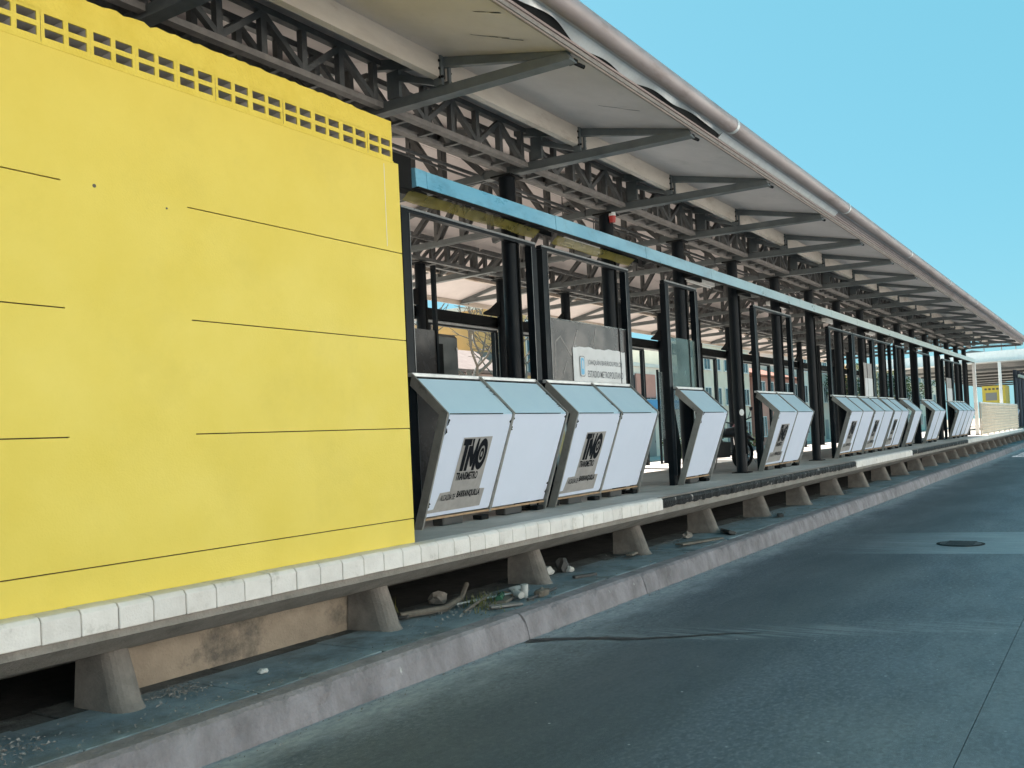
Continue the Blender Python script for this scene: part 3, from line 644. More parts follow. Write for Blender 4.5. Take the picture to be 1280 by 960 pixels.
# panes that are left in some frames
MB().box(9.705, 11.825, 5.835, 5.845, Z(.66), Z(1.46)).build('glass_pane', 'film', frames[1])
MB().box(9.705, 11.825, 5.829, 5.85, Z(1.46), Z(1.475)).build('pane_edge', 'glass_clear', frames[1])
m = MB()   # scratches in the film
for (xa, za, xb, zb) in ((9.98, 1.25, 10.24, 1.02), (10.24, 1.03, 10.42, 1.36), (9.82, .72, 9.86, 1.18), (9.86, 1.18, 9.99, 1.26), (10.02, .78, 10.13, .95), (10.85, 1.2, 10.93, 1.42)):
    m.bar((xa, 5.833, Z(za)), (xb, 5.833, Z(zb)), .002, .014, (0, 0, 1) if abs(xb - xa) > .1 else (1, 0, 0))
m.build('scratches', 'patch_grey', frames[1])
MB().box(13.325, 14.37, 5.835, 5.845, Z(.66), Z(1.47)).build('glass_pane', 'glass_green', frames[2])
for fi, (a, b) in ((5, (26.35, 27.3)), (9, (40.6, 41.9))): MB().box(a, b, 5.835, 5.845, Z(.7), Z(1.62)).build('glass_pane', 'patch_grey', frames[fi]); MB().box(a + .02, b - .02, 5.826, 5.833, Z(.7), Z(1.2)).build('notice_sheet', 'paper', frames[fi])
# dark triangular wing board under the third frame
MB().prism([(13.33, Zd + .02), (13.50, Zd + .02), (13.62, Zd + .55), (13.40, Z(.45)), (13.33, Z(.50))], 5.84, 5.86, 'y').build('wing_board', 'black_dull', frames[2])
# far side frames and rail
ff = [12.6 + BAY * k for k in range(13)]
for k, a in enumerate(ff):
    frame(a, a + 1.25 if k % 2 else a + 2.2, ORD[k] + ' black door frame from the yellow wall, on the far edge of the platform', 10.05, 2.12, .11, True)
fb = empty('far_track_beam', (28, 10.2, Z(2.2)), 'black beam along the far column row beyond the platform', 'beam')
for k in range(14): MB().box(11.2 + BAY * k + .003, 11.2 + BAY * (k + 1) - .003, 10.12, 10.26, Z(2.19), Z(2.38)).build('beam_length', 'black_dull', fb)
MB().box(11.2, 46, 10.10, 10.28, Z(2.14), Z(2.16)).build('bottom_flange', 'steel_edge', fb)

# ================================================================== WHITE BOARDING GATES
YT, YK, YBt = 5.74, 5.33, 5.70
zT, zK, zB = .655, .265, -.74
def text_mesh(s, width, height, name, bold=0., mt='ink', spacing=1.):
    c = bpy.data.curves.new(name, 'FONT'); c.body = s; c.offset = bold; c.resolution_u = 3; c.space_character = spacing
    o = bpy.data.objects.new(name, c); col.objects.link(o); bpy.context.view_layer.update()
    me = bpy.data.meshes.new_from_object(o); col.objects.unlink(o); bpy.data.objects.remove(o); bpy.data.curves.remove(c)
    xs = [v.co.x for v in me.vertices]; ys = [v.co.y for v in me.vertices]; x0, x1, y0, y1 = min(xs), max(xs), min(ys), max(ys)
    for v in me.vertices: v.co = ((v.co.x - x0) / (x1 - x0) * width, (v.co.y - y0) / (y1 - y0) * height, 0)
    me.materials.clear(); me.materials.append(MATS[mt]); me.name = name; return me
def logo_mesh(wd, ht):
    m = MB()
    def poly(p): m.face([(a * wd, b * ht, 0) for a, b in p])
    poly([(0, .80), (0, 1), (.30, 1), (.30, .80)]); poly([(.075, 0), (.075, .80), (.205, .80), (.205, 0)])
    poly([(.235, 0), (.235, .78), (.345, .78), (.345, 0)]); poly([(.318, 1), (.345, .78), (.345, .45), (.44, .12), (.47, .12), (.47, .50), (.40, .80), (.40, 1)])
    poly([(.47, .12), (.50, .12), (.60, .60), (.60, 1), (.54, 1), (.47, .50)]); poly([(.53, 0), (.53, .26), (.60, .60), (.635, .60), (.635, 0)])
    cx, cy_ = .80, .5
    for ro, ri in (((.20, .50), (.105, .27)), ((.078, .20), (.034, .09))):
        for k in range(24):
            t0, t1 = 2 * math.pi * k / 24, 2 * math.pi * (k + 1) / 24
            poly([(cx + ro[0] * math.cos(t0), cy_ + ro[1] * math.sin(t0)), (cx + ro[0] * math.cos(t1), cy_ + ro[1] * math.sin(t1)), (cx + ri[0] * math.cos(t1), cy_ + ri[1] * math.sin(t1)), (cx + ri[0] * math.cos(t0), cy_ + ri[1] * math.sin(t0))])
    return m.mesh('logo', 'ink')
PH = math.hypot(YK - YBt, zK - zB)
EV = Vector((0, YK - YBt, zK - zB)).normalized(); EN = Vector((1, 0, 0)).cross(EV)
if EN.y > 0: EN = -EN
def pmat(x_, v, lift):   # frame on the lower panel: x along the station, v up the panel
    p = Vector((x_, YBt, Z(zB))) + EV * v + EN * lift
    M = Matrix.Identity(4); M.col[0][:3] = (1, 0, 0); M.col[1][:3] = EV; M.col[2][:3] = Vector((1, 0, 0)).cross(EV); M.col[3][:3] = p; return M
PW_ = 1.05
LOGO = logo_mesh(.44, .34); T1 = text_mesh('TRANSMETRO', .42, .085, 'lettering', .03); T2 = text_mesh('ALCALDÍA DE', .235, .08, 'lettering', .01, 'ink'); T3 = text_mesh('BARRANQUILLA', .42, .085, 'lettering', .035)
def gate(x0, n, label, logos=(), wdt=2.3, tilt=None):
    e = empty('boarding_gate', (x0 + wdt / 2, 5.6, Zd), label, 'gate', 'white boarding gates along the platform edge')
    pw = (wdt - .06) / n; t = .03
    def strip(x_a, x_b, d, nm, mt='stainless', off=0.):   # bent strip following the gate's profile, d deep
        a0 = (YT, zT + .012 + off); a1 = (YK - off, zK + .004); a2 = (YBt - off * .9, -.845 if nm == 'side_frame' else zB - .03)
        b2 = (a2[0] + d, a2[1]); b1 = (a1[0] + d * 1.05, a1[1] - .012); b0 = (a0[0] + .03, a0[1] - d * .95 - .02)
        m = MB(); m.prism([(y, Z(z)) for y, z in (a0, a1, b1, b0)], x_a, x_b); m.prism([(y, Z(z)) for y, z in (a1, a2, b2, b1)], x_a, x_b); return m.build(nm, mt, e)
    strip(x0, x0 + .022, .10, 'side_frame', off=.006); strip(x0 + wdt - .022, x0 + wdt, .10, 'side_frame', off=.006)
    for k in range(1, n): strip(x0 + .03 + k * pw - .018, x0 + .03 + k * pw + .018, .05, 'mullion', off=.010)
    MB().box(x0 + .01, x0 + wdt - .01, YT + .002, YT + .06, Z(zT - .01), Z(zT + .03)).build('top_rail', 'flashing', e, bevel=.006)
    MB().box(x0 + .01, x0 + wdt - .01, YT - .002, YT + .055, Z(zT - .03), Z(zT - .012)).build('rail_shadow_strip', 'black_dull', e)  # black strip stands in for the shadow under the top rail
    for k in range(n):
        xa, xb = x0 + .03 + k * pw + .012, x0 + .03 + (k + 1) * pw - .012
        j = random.uniform(-.006, .004)
        up = MB(); A = lambda x_, s: (x_, YT + (YK - YT) * s, Z(zT - .01 + (zK + .004 - zT) * s))
        p = [A(xa, .05), A(xb, .05), A(xb, .985), A(xa, .985)]; q = [(a, b + .012, c - .012) for a, b, c in p]; up.hexa(q + p); up.build('upper_panel', 'panel_upper', e)
        lo = MB(); B = lambda x_, s: (x_, YK + (YBt - YK) * s, Z(zK + (zB - zK) * s))
        cl = random.uniform(.0, .05); p = [B(xa, .012), B(xb, .012 + abs(j)), B(xb, .93 + random.uniform(-.02, .03)), B(xb - cl, .985), B(xa, .99)]
        lo.face(p); q = [(a, b + .016, c + .003) for a, b, c in p]; lo.face(q[::-1])
        for i_ in range(5): lo.face([p[i_], p[(i_ + 1) % 5], q[(i_ + 1) % 5], q[i_]])
        pan = lo.build('lower_panel', 'panel_white', e)
        MB().bar(B(xa, 1.012), B(xb, 1.012), .03, .02).build('bottom_edging', 'wood_edge', e)
        MB().bar((xa, YK - .004, Z(zK - .004)), (xb - random.uniform(.0, .25), YK - .004, Z(zK - .004)), .006, .009).build('joint_gasket', 'black_dull', e)
        # peeling sealant along the edges
        m = MB()
        for s in range(7):
            sd_ = random.choice((0, 1)); s_ = random.choice((random.uniform(.0, .12), random.uniform(.8, .95), random.uniform(.02, .2)));
            bx_ = xa if sd_ == 0 else xb; sg = 1 if sd_ == 0 else -1; ln = random.uniform(.02, .07); P = Vector(B(bx_, s_)) + EN * .004
            m.face([P, P + Vector((sg * random.uniform(.01, .05), 0, 0)) + EV * ln * .3, P + Vector((sg * random.uniform(.004, .03), 0, 0)) + EV * ln * .8, P + EV * ln])
        for s in range(5):
            s_ = random.uniform(.2, .95); P = Vector(A(xb, s_)) + Vector((0, -.003, .003)); d_ = Vector(A(xb, s_ + .05)) - Vector(A(xb, s_)); m.face([P, P + Vector((-random.uniform(.02, .05), 0, 0)) + d_ * .4, P + d_])
        tag(m.build('peeling_sealant', 'black_dull', e), kind='stuff')
        # feet and the plank under the panel
        MB().box((xa + xb) / 2 - .22, (xa + xb) / 2 + .12, YBt + .02, YBt + .16, Zd, Z(zB - .02)).build('foot', 'trash_dark', e, bevel=.01)
        MB().box(xb - .16, xb - .02, YBt - .02, YBt + .10, Zd, Zd + .05).build('foot', 'black_dull', e, bevel=.008)
        if k in logos:
            m = MB(); w_ = xb - xa; U = lambda u, v: tuple(Vector((xa + u * w_, YBt, Z(zB))) + EV * (v * PH) + EN * .003)
            m.face([U(.30, .765), U(.75, .77), U(.745, .24), U(.83, .235), U(.82, .055), U(.01, .045), U(.015, .075), U(.10, .08), U(.14, .235), U(.285, .24)])
            pt = m.build('sticker_patch', 'patch_grey', e)
            for me, u, v, sc in ((LOGO, .315, .435, 1), (T1, .315, .345, .88), (T2, .165, .155, 1), (T3, .40, .16, .95)):
                o = bpy.data.objects.new('logo' if me is LOGO else 'lettering', me); col.objects.link(o); o.parent = pt
                M = pmat(xa + u * w_, v * PH, .006); M.translation -= wloc(e); o.matrix_local = M @ Matrix.Diagonal((sc * w_ / 1.10, 1, 1, 1))
    e.rotation_euler = (random.uniform(-.006, .006), 0, random.uniform(-.006, .006)); return e
GT = [(6.92, 2, 'two-panel white gate with a large dark logo, right beside the yellow wall', (0,), 2.30),
      (9.42, 2, 'two-panel white gate with a logo, under the grey pane with the paper notice', (0,), 2.30),
      (13.28, 1, 'single-panel white gate under the green glass pane', (), 1.12),
      (17.08, 2, 'two-panel white gate with a logo, between the motorcycle and the next column', (0,), 2.30),
      (22.6, 2, 'near gate of the run of three white gates', (0,), 2.36), (25.1, 2, 'middle gate of the run of three white gates', (0,), 2.3), (27.5, 2, 'far gate of the run of three white gates', (0,), 2.2),
      (30.6, 1, 'single-panel white gate beyond the run of three gates', (), 1.2), (34.2, 2, 'two-panel white gate between the far single gate and the last pair', (), 2.3),
      (39.8, 2, 'near one of the last pair of white gates at the station end', (), 2.3), (42.2, 2, 'last white gate of the station, beside the cream mesh fence', (), 2.3)]
for x0, n, lab, lg, wd in GT: gate(x0, n, lab, lg, wd)

# paper notice on the grey pane
pn = empty('paper_notice', (11.0, 5.83, Z(.69)), 'white paper notice with dark lettering stuck on the grey glass pane', 'notice')
xs = [10.27 + (11.76 - 10.27) * j / 24 for j in range(25)]; m = MB()
for j in range(24):
    za, zc = [1.145 + .008 * math.sin(q * 9) + .006 * math.sin(q * 23) for q in (xs[j], xs[j + 1])]
    y = lambda q: 5.827 + .0025 * math.sin(q * 14)
    m.face([(xs[j], y(xs[j]), Z(.665)), (xs[j + 1], y(xs[j + 1]), Z(.665)), (xs[j + 1], y(xs[j + 1]), Z(zc)), (xs[j], y(xs[j]), Z(za))])
m.build('sheet', 'paper', pn)
def wall_text(s, x_, z_, wd, ht, par, bold=0., mt='ink_grey', y_=5.822):
    o = bpy.data.objects.new('lettering', text_mesh(s, wd, ht, 'lettering', bold, mt)); col.objects.link(o); o.parent = par
    M = Matrix(((1, 0, 0, x_), (0, 0, -1, y_), (0, 1, 0, Z(z_)), (0, 0, 0, 1))); M.translation -= wloc(par); o.matrix_local = M; return o
wall_text('JOAQUÍN BARRIOS POLO |', 10.64, .905, 1.0, .10, pn, .004); wall_text('ESTADIO METROPOLITANO', 10.64, .755, 1.02, .09, pn, .004)
m = MB(); 
def rrect(x0, x1, z0, z1, r):
    pts = []
    for cx, cz, a0 in ((x1 - r, z1 - r, 0), (x0 + r, z1 - r, 90), (x0 + r, z0 + r, 180), (x1 - r, z0 + r, 270)):
        for k in range(5): t = R(a0 + 22.5 * k); pts.append((cx + r * math.cos(t), cz + r * math.sin(t)))
    return pts
for (a, b, c, d, yy, mt) in ((10.43, 10.57, .76, 1.03, 5.8225, 'ink_grey'), (10.44, 10.56, .77, 1.02, 5.8205, 'paper'), (10.455, 10.545, .785, 1.005, 5.8185, 'emblem_blue'), (10.485, 10.515, .86, .97, 5.8165, 'paper')):
    m = MB(); m.face([(x_, yy, Z(z_)) for x_, z_ in rrect(a, b, c, d, .03 if mt != 'paper' or a < 10.47 else .012)]); m.build('emblem', mt, pn)

# ================================================================== FAR END OF THE PLATFORM, FENCE AND NEXT STATION
mf = empty('mesh_fence', (54, 5.2, Zd), 'cream wire mesh fence on the platform between the two stations', 'fence')
for k in range(8): MB().box(45.3 + k * 2.4 - .03, 45.3 + k * 2.4 + .03, 5.2, 5.26, Zd, Z(.58)).build('post', 'mesh_cream', mf)
MB().box(45.2, 62.2, 5.19, 5.25, Z(.58), Z(.63)).build('top_rail', 'white_paint', mf); MB().box(45.2, 62.2, 5.19, 5.25, Z(-.80), Z(-.76)).build('bottom_rail', 'mesh_cream', mf)
m = MB()
for k in range(140): m.box(45.25 + k * .121 - .016, 45.25 + k * .121 + .016, 5.165, 5.18, Z(-.78), Z(.57))
for k in range(10): m.box(45.25, 62.1, 5.15, 5.164, Z(-.72 + k * .135) - .018, Z(-.72 + k * .135) + .018)
tag(m.build('wire_mesh', 'mesh_cream', mf), kind='stuff')
for x_, lab in ((46.72, 'white post at the end of the blue beam, in front of the fence'), (57.5, 'white post standing farther along the mesh fence')):
    e = empty('white_post', (x_, 5.55, Zd), lab, 'post', 'white posts at the station end'); MB().box(x_ - .10, x_ + .10, 5.48, 5.62, Zd + .02, Z(2.46 if x_ < 50 else 2.95)).build('shaft', 'white_paint', e, bevel=.01); MB().box(x_ - .16, x_ + .16, 5.42, 5.68, Zd, Zd + .02).build('base_plate', 'black_dull', e)
S2, S3 = 66, 112
p2 = struct(MB().box(63.0, S3, 4.93, 10.93, Z(-1.05), Z(-.845)).build('far_platform', 'concrete')); MB().box(63.0, S3, 5.75, 10.1, -.02, Z(-1.052)).build('support_wall', 'rough_wall', p2)
for k in range(19): inst('support_fin', fin_me, (64.5 + k * 2.44, 0, .19), p2)
for k in range(20): MB().box(63.0 + k * 2.44, 63.0 + k * 2.44 + 2.43, 4.90, 4.929, Z(-1.0), Z(-.842)).build('coping_block', 'coping', p2)
c2 = empty('next_station_canopy', (90, YM, Z(3)), 'pale roof of the next station beyond the mesh fence', 'canopy')
MB().prism([(3.3, Z(3.3)), (YM, Z(4.3)), (12.6, Z(3.3)), (12.6, Z(3.1)), (YM, Z(4.1)), (3.3, Z(3.1))], S2 + .2, S3).build('roof_slab', 'bracket', c2)
MB().box(S2, S2 + .15, 2.2, 13.6, Z(3.42), Z(4.12)).build('end_fascia', 'white_paint', c2)
MB().box(S2 - 1.4, S2 + .14, 2.2, 13.6, Z(3.36), Z(3.42)).build('canopy_lip', 'white_paint', c2)
for k in range(7):
    xx = S2 + 1 + k * 6; MB().box(xx, xx + .1, 3.6, 12.2, Z(2.95), Z(3.09)).build('cross_beam', 'truss', c2)
for k, yy in enumerate((3.6, 4.7, 5.4, 6.2, 7.2)): MB().tube([(S2 + .07, yy, Z(4.12)), (S2 + .07, yy, Z(4.12 + (.9, .5, 1.2, .6, .8)[k]))], .03, 6).build('roof_stay', 'steel_edge', c2)
MB().bar((S2 + .07, 3.2, Z(4.55)), (S2 + .07, 7.4, Z(4.55)), .03, .03).build('roof_wire', 'steel_edge', c2)
mat('navy_steel', (.015, .03, .06), (.03, .05, .09), 4, .4)
for k in range(9):
    x_ = 70 + k * 2.5; e = empty('blue_column', (x_, 5.87, Zd), ORD[k] + ' dark blue column of the next station, counted from the fence', 'column', 'columns of the next station')
    MB().tube([(x_, 5.87, Zd + .02), (x_, 5.87, Z(3.0))], .12, 10).build('shaft', 'navy_steel', e, True); MB().box(x_ - .16, x_ + .16, 5.71, 6.03, Zd, Zd + .02).build('base_plate', 'black_dull', e)
tb = empty('next_station_beam', (80, 5.55, Z(2.5)), 'pale beam along the blue columns of the next station', 'beam')
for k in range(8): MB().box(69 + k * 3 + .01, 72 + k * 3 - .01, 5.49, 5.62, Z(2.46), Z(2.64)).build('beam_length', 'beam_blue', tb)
k2 = empty('yellow_booth', (68, 6.9, Zd), 'yellow booth with a grey shutter on the platform of the next station', 'booth')
MB().box(67.4, 70, 6.25, 7.6, Zd, Z(1.95)).build('wall', 'yellow', k2)
MB().box(67.38, 67.399, 6.75, 7.4, Z(1.0), Z(1.5)).build('shutter', 'shutter', k2); MB().box(67.37, 67.398, 6.7, 7.45, Z(-.6), Z(.8)).build('counter_panel', 'panel_white', k2)
for k in range(5): MB().box(67.39, 67.3995, 6.4 + k * .23, 6.54 + k * .23, Z(1.68), Z(1.8)).build('vent', 'wood_old', k2)
gate(63.2, 2, 'white gate at the near end of the next station, beyond the fence', (), 2.3)

# ================================================================== THINGS ON THE PLATFORM
# dark cabinet behind the first gate
cb = empty('grey_cabinet', (10.1, 8.0, Zd), 'dark grey cabinet standing behind the first white gate', 'cabinet')
MB().box(9.75, 10.5, 7.8, 8.3, Zd, Z(1.50)).build('body', 'cabinet', cb, bevel=.05); MB().box(9.80, 10.1, 7.785, 7.799, Z(-.6), Z(1.35)).build('door', 'black_dull', cb)
for z_ in (.9, 1.3): MB().tube([(10.42, 7.80, Z(z_)), (10.42, 7.785, Z(z_))], .02, 8).build('lock', 'steel_edge', cb)
sp = empty('screen_panel', (8.6, 7.4, Zd), 'dark translucent screen next to the grey cabinet', 'screen')
MB().box(8.0, 9.45, 7.40, 7.42, Zd + .1, Z(1.45)).build('pane', 'film', sp); MB().box(9.45, 9.49, 7.38, 7.44, Zd, Z(2.3)).build('post', 'black_steel', sp); MB().box(7.96, 8.0, 7.38, 7.44, Zd, Z(2.3)).build('post', 'black_steel', sp)
fp = empty('glass_screen', (23, 10.02, Zd), 'pale green glass screen on the far platform edge behind the single gate', 'screen')
MB().box(22.0, 24.2, 9.98, 9.99, Z(-.2), Z(1.55)).build('pane', 'glass_clear', fp); MB().box(21.95, 22.0, 9.96, 10.01, Zd, Z(1.6)).build('post', 'black_steel', fp); MB().box(24.2, 24.25, 9.96, 10.01, Zd, Z(1.6)).build('post', 'black_steel', fp)
# motorcycles
def motorcycle(x_, y_, rz, label, body):
    e = bpy.data.objects.new('motorcycle', None); col.objects.link(e); tag(e, label, 'motorcycle', 'motorcycles parked on the platform')
    def wheel(cx):
        m = MB(); n = 22
        for k in range(n):
            t0, t1 = 2 * math.pi * k / n, 2 * math.pi * (k + 1) / n; ring_ = []
            for t in (t0, t1):
                ring_.append([(cx + (.255 + .05 * math.cos(q)) * math.cos(t), .05 * math.sin(q), .305 + (.255 + .05 * math.cos(q)) * math.sin(t)) for q in [2 * math.pi * j / 8 for j in range(8)]])
            for j in range(8): m.face([ring_[0][j], ring_[0][(j + 1) % 8], ring_[1][(j + 1) % 8], ring_[1][j]])
        wl = m.build('wheel', 'tyre', None, True); wl.parent = e
        m = MB(); m.tube([(cx, -.05, .305), (cx, .05, .305)], .05, 10)
        for k in range(10): t = 2 * math.pi * k / 10; m.bar((cx, 0, .305), (cx + .21 * math.cos(t), 0, .305 + .21 * math.sin(t)), .012, .012, (0, 1, 0))
        n_ = 20
        for k in range(n_): t0, t1 = 2 * math.pi * k / n_, 2 * math.pi * (k + 1) / n_; m.bar((cx + .21 * math.cos(t0), 0, .305 + .21 * math.sin(t0)), (cx + .21 * math.cos(t1), 0, .305 + .21 * math.sin(t1)), .05, .02, (math.cos(t0), 0, math.sin(t0)))
        r_ = m.build('rim', 'chrome'); r_.parent = wl
    wheel(-.65); wheel(.65)
    def pt(nm, m, mt, sm=False, bv=0): o = m.build(nm, mt, None, sm, bv); o.parent = e; return o
    pt('fork', MB().tube([(.65, -.09, .305), (.42, -.09, .88)], .025, 8).tube([(.65, .09, .305), (.42, .09, .88)], .025, 8), 'chrome', True)
    pt('handlebar', MB().tube([(.30, -.36, 1.05), (.38, -.2, 1.0), (.42, 0, .93), (.38, .2, 1.0), (.30, .36, 1.05)], .015, 8), 'moto_black', True)
    pt('headlight', MB().tube([(.44, 0, .86), (.56, 0, .84)], [.06, .09], 12), 'chrome', True)
    pt('tank', MB().tube([(.38, 0, .80), (.30, 0, .82), (.15, 0, .82), (.0, 0, .78), (-.06, 0, .74)], [.05, .12, .15, .12, .06], 12), body, True)
    pt('seat', MB().tube([(-.04, 0, .76), (-.2, 0, .75), (-.5, 0, .79), (-.72, 0, .84)], [.08, .10, .10, .05], 10), 'moto_black', True)
    pt('engine', MB().box(-.15, .18, -.13, .13, .28, .58).tube([(.02, 0, .5), (.14, 0, .70)], .09, 10), 'trash_dark', False)
    pt('frame', MB().tube([(.42, 0, .86), (.20, 0, .35), (-.2, 0, .32), (-.65, 0, .305)], .022, 8).tube([(.42, 0, .82), (-.1, 0, .68), (-.65, 0, .70)], .022, 8).tube([(-.65, .11, .305), (-.5, .11, .68)], .022, 8).tube([(-.65, -.11, .305), (-.5, -.11, .68)], .022, 8), 'moto_black', True)
    pt('exhaust', MB().tube([(.12, -.13, .36), (.0, -.16, .26), (-.3, -.17, .28), (-.8, -.17, .36)], [.02, .025, .04, .045], 10), 'chrome', True)
    pt('rear_fender', MB().tube([(-.45, 0, .70), (-.72, 0, .70), (-.95, 0, .60)], [.07, .07, .04], 8), body, True)
    pt('front_fender', MB().tube([(.45, 0, .60), (.62, 0, .645), (.82, 0, .60)], [.05, .06, .04], 8), body, True)
    pt('kickstand', MB().tube([(-.05, -.12, .30), (-.12, -.25, .0)], .014, 6), 'chrome', True)
    pt('mirror', MB().tube([(.34, -.28, 1.03), (.30, -.36, 1.22)], .008, 6).tube([(.30, -.36, 1.2), (.29, -.37, 1.28)], [.03, .045], 8), 'moto_black', True)
    e.location = (x_, y_, Zd); e.rotation_euler = (R(-6), 0, rz); return e
motorcycle(17.6, 6.75, R(158), 'black motorcycle parked on the platform behind the single-panel gate', 'moto_black')
motorcycle(20.6, 7.3, R(25), 'dark red motorcycle parked behind the second gate with a logo from the column', 'moto_red')

# ================================================================== LITTER UNDER THE PLATFORM EDGE
def stick(pts, r, label, cat, mt, nm):
    b = Vector(pts[0]); return tag(MB().tube(pts, r, 7).build(nm, mt, None, True, loc=b), label, cat)
zs_ = .225
stick([(6.15, 5.35, zs_ + .04), (6.6, 5.20, zs_ + .035), (7.0, 5.32, zs_ + .05), (7.5, 5.62, zs_ + .09)], [.03, .032, .03, .026], 'long bent grey pipe lying under the platform edge', 'pipe', 'wood_old', 'bent_pipe')
def board(x_, y_, l, w_, rz, label, mt='wood_old', t=.025, tilt=0.):
    m = MB().box(-l / 2, l / 2, -w_ / 2, w_ / 2, 0, t); o = m.build('broken_board', mt, bevel=.004); o.location = (x_, y_, zs_ + .006); o.rotation_euler = (tilt, R(2), rz); return tag(o, label, 'board')
board(7.3, 4.98, .55, .09, R(20), 'short broken board in the litter heap near the kerb'); board(11.9, 4.9, 1.1, .12, R(-8), 'long old board lying on the pavement along the kerb'); board(13.0, 4.92, .5, .10, R(35), 'dark short plank leaning on rubble by the kerb', 'trash_dark', .05, .3)
board(8.75, 4.95, .36, .05, R(-12), 'small dark stick of wood on the pavement past the second fin', 'trash_dark', .03)
board(6.35, 5.45, .5, .12, R(30), 'dark plank under the platform behind the bent pipe', 'trash_dark', .03)
def lump(x_, y_, r, label, cat, nm, mt, sq=(1, 1, .7)):
    bm = bmesh.new(); bmesh.ops.create_icosphere(bm, subdivisions=2, radius=r)
    for v in bm.verts: v.co *= random.uniform(.72, 1.18); v.co = Vector((v.co.x * sq[0], v.co.y * sq[1], max(v.co.z * sq[2], -r * .45)))
    me = bpy.data.meshes.new(nm); bm.to_mesh(me); bm.free(); me.materials.append(MATS[mt]); o = bpy.data.objects.new(nm, me); col.objects.link(o); o.location = (x_, y_, zs_ + r * .45); return tag(o, label, cat)
lump(8.72, 5.42, .10, 'crumpled white bag lying behind the second fin under the platform', 'bag', 'crumpled_bag', 'trash_pale', (1.4, .8, .6))
lump(9.05, 5.40, .11, 'dark crumpled bag standing next to the crumpled white bag', 'bag', 'crumpled_bag', 'trash_dark', (.8, .8, 1.3))
lump(9.06, 5.31, .06, 'white paper scrap in front of the dark crumpled bag', 'paper scrap', 'paper_scrap', 'trash_pale', (1, .8, .7))
lump(6.95, 5.55, .09, 'grey stone under the platform behind the bent pipe', 'stone', 'loose_stone', 'concrete', (1.2, 1, .8))
lump(7.75, 5.18, .08, 'flat pale rag beside the litter heap', 'rag', 'pale_rag', 'trash_pale', (1.7, 1, .25))
lump(7.62, 4.80, .07, 'brown stone at the kerb edge by the litter heap', 'stone', 'loose_stone', 'wood_old', (1.6, 1, .8))
for (x_, y_, rz, lb, mt, ln) in ((7.35, 4.86, 1.2, 'white plastic bottle lying in the litter heap', 'trash_pale', .16), (7.10, 4.95, .4, 'green glass bottle lying in the litter heap', 'bottle_green', .2)):
    m = MB().tube([(0, 0, 0), (ln * .6, 0, 0), (ln * .75, 0, 0), (ln, 0, 0)], [.035, .035, .013, .013], 10); o = m.build('bottle', mt, None, True); o.location = (x_, y_, zs_ + .045); o.rotation_euler = (0, R(-8), rz); tag(o, lb, 'bottle')
o = MB().tube([(7.47, 4.90, zs_), (7.47, 4.90, zs_ + .13)], [.03, .038], 12).build('paper_cup', 'trash_pale', None, True, loc=(7.47, 4.90, zs_)); tag(o, 'pale paper cup standing upright in the litter heap', 'cup')
# loose gravel and grit
def grit(spots, label, nm='gravel'):
    m = MB()
    for (cx, cy, sx, sy, n, r0) in spots:
        for k in range(n):
            x_, y_ = random.gauss(cx, sx), random.gauss(cy, sy); y_ = min(5.7, max(4.55, y_)); r = r0 * random.uniform(.35, 1.2)
            p = [Vector((random.uniform(-1, 1), random.uniform(-1, 1), random.uniform(-.3, 1))).normalized() * r for _ in range(4)]; c = Vector((x_, y_, zs_ + .012))
            for f in ((0, 1, 2), (0, 2, 3), (0, 3, 1), (1, 3, 2)): m.face([c + p[i] for i in f])
    return tag(m.build(nm, 'gravel'), label, 'gravel', kind='stuff')
grit([(2.55, 5.05, .16, .12, 260, .016), (3.75, 5.15, .12, .10, 200, .016), (4.0, 4.75, .8, .05, 160, .010), (7.0, 5.05, .30, .16, 420, .02), (9.5, 5.0, 2.5, .25, 300, .012), (5.5, 4.85, 1.2, .15, 200, .008), (16, 5.1, 4, .25, 300, .016), (3.4, 4.95, .7, .15, 120, .009)], 'loose gravel and grit scattered over the pavement under the platform')
m = MB()
for k in range(1500):
    x_ = random.uniform(1.5, 26); y_ = 4.43 - abs(random.gauss(0, .07)) - .005; r = random.uniform(.003, .011)
    p = [Vector((random.uniform(-1, 1), random.uniform(-1, 1), random.uniform(-.2, .9))).normalized() * r for _ in range(4)]; c = Vector((x_, y_, .005))
    for f in ((0, 1, 2), (0, 2, 3), (0, 3, 1), (1, 3, 2)): m.face([c + p[i] for i in f])
tag(m.build('kerb_grit', 'gravel'), 'fine grit lying on the road along the foot of the kerb', 'grit', kind='stuff')
stick([(6.55, 4.95, zs_ + .03), (7.15, 5.12, zs_ + .06)], .012, 'thin straight stick lying across the litter heap', 'stick', 'wood_old', 'thin_stick')
stick([(6.75, 5.3, zs_ + .02), (7.5, 4.98, zs_ + .05)], .010, 'thin pale cane leaning over the litter heap', 'stick', 'trash_pale', 'thin_stick')
stick([(7.3, 4.76, zs_ + .02), (7.95, 4.84, zs_ + .02)], .014, 'dark rod lying along the kerb past the litter heap', 'rod', 'trash_dark', 'thin_rod')
board(7.0, 4.82, .34, .10, R(-25), 'grey board scrap at the kerb in the litter heap', 'chord_dust', .02)
board(7.55, 5.08, .30, .14, R(50), 'torn cardboard flap in the litter heap', 'wood_edge', .008, .25)
board(10.6, 5.25, .6, .08, R(12), 'plank lying between the third and fourth fins', 'wood_old', .03)
board(15.6, 4.95, .5, .09, R(20), 'dark plank on the pavement far along the kerb', 'trash_dark', .04)
lump(4.35, 5.05, .035, 'small pale pebble on the pavement by the first fin', 'pebble', 'loose_pebble', 'trash_pale', (1.2, 1, .6))
lump(12.4, 5.3, .07, 'pale stone on the pavement between far fins', 'stone', 'loose_stone', 'concrete', (1.3, 1, .8))
m = MB()   # dry weeds
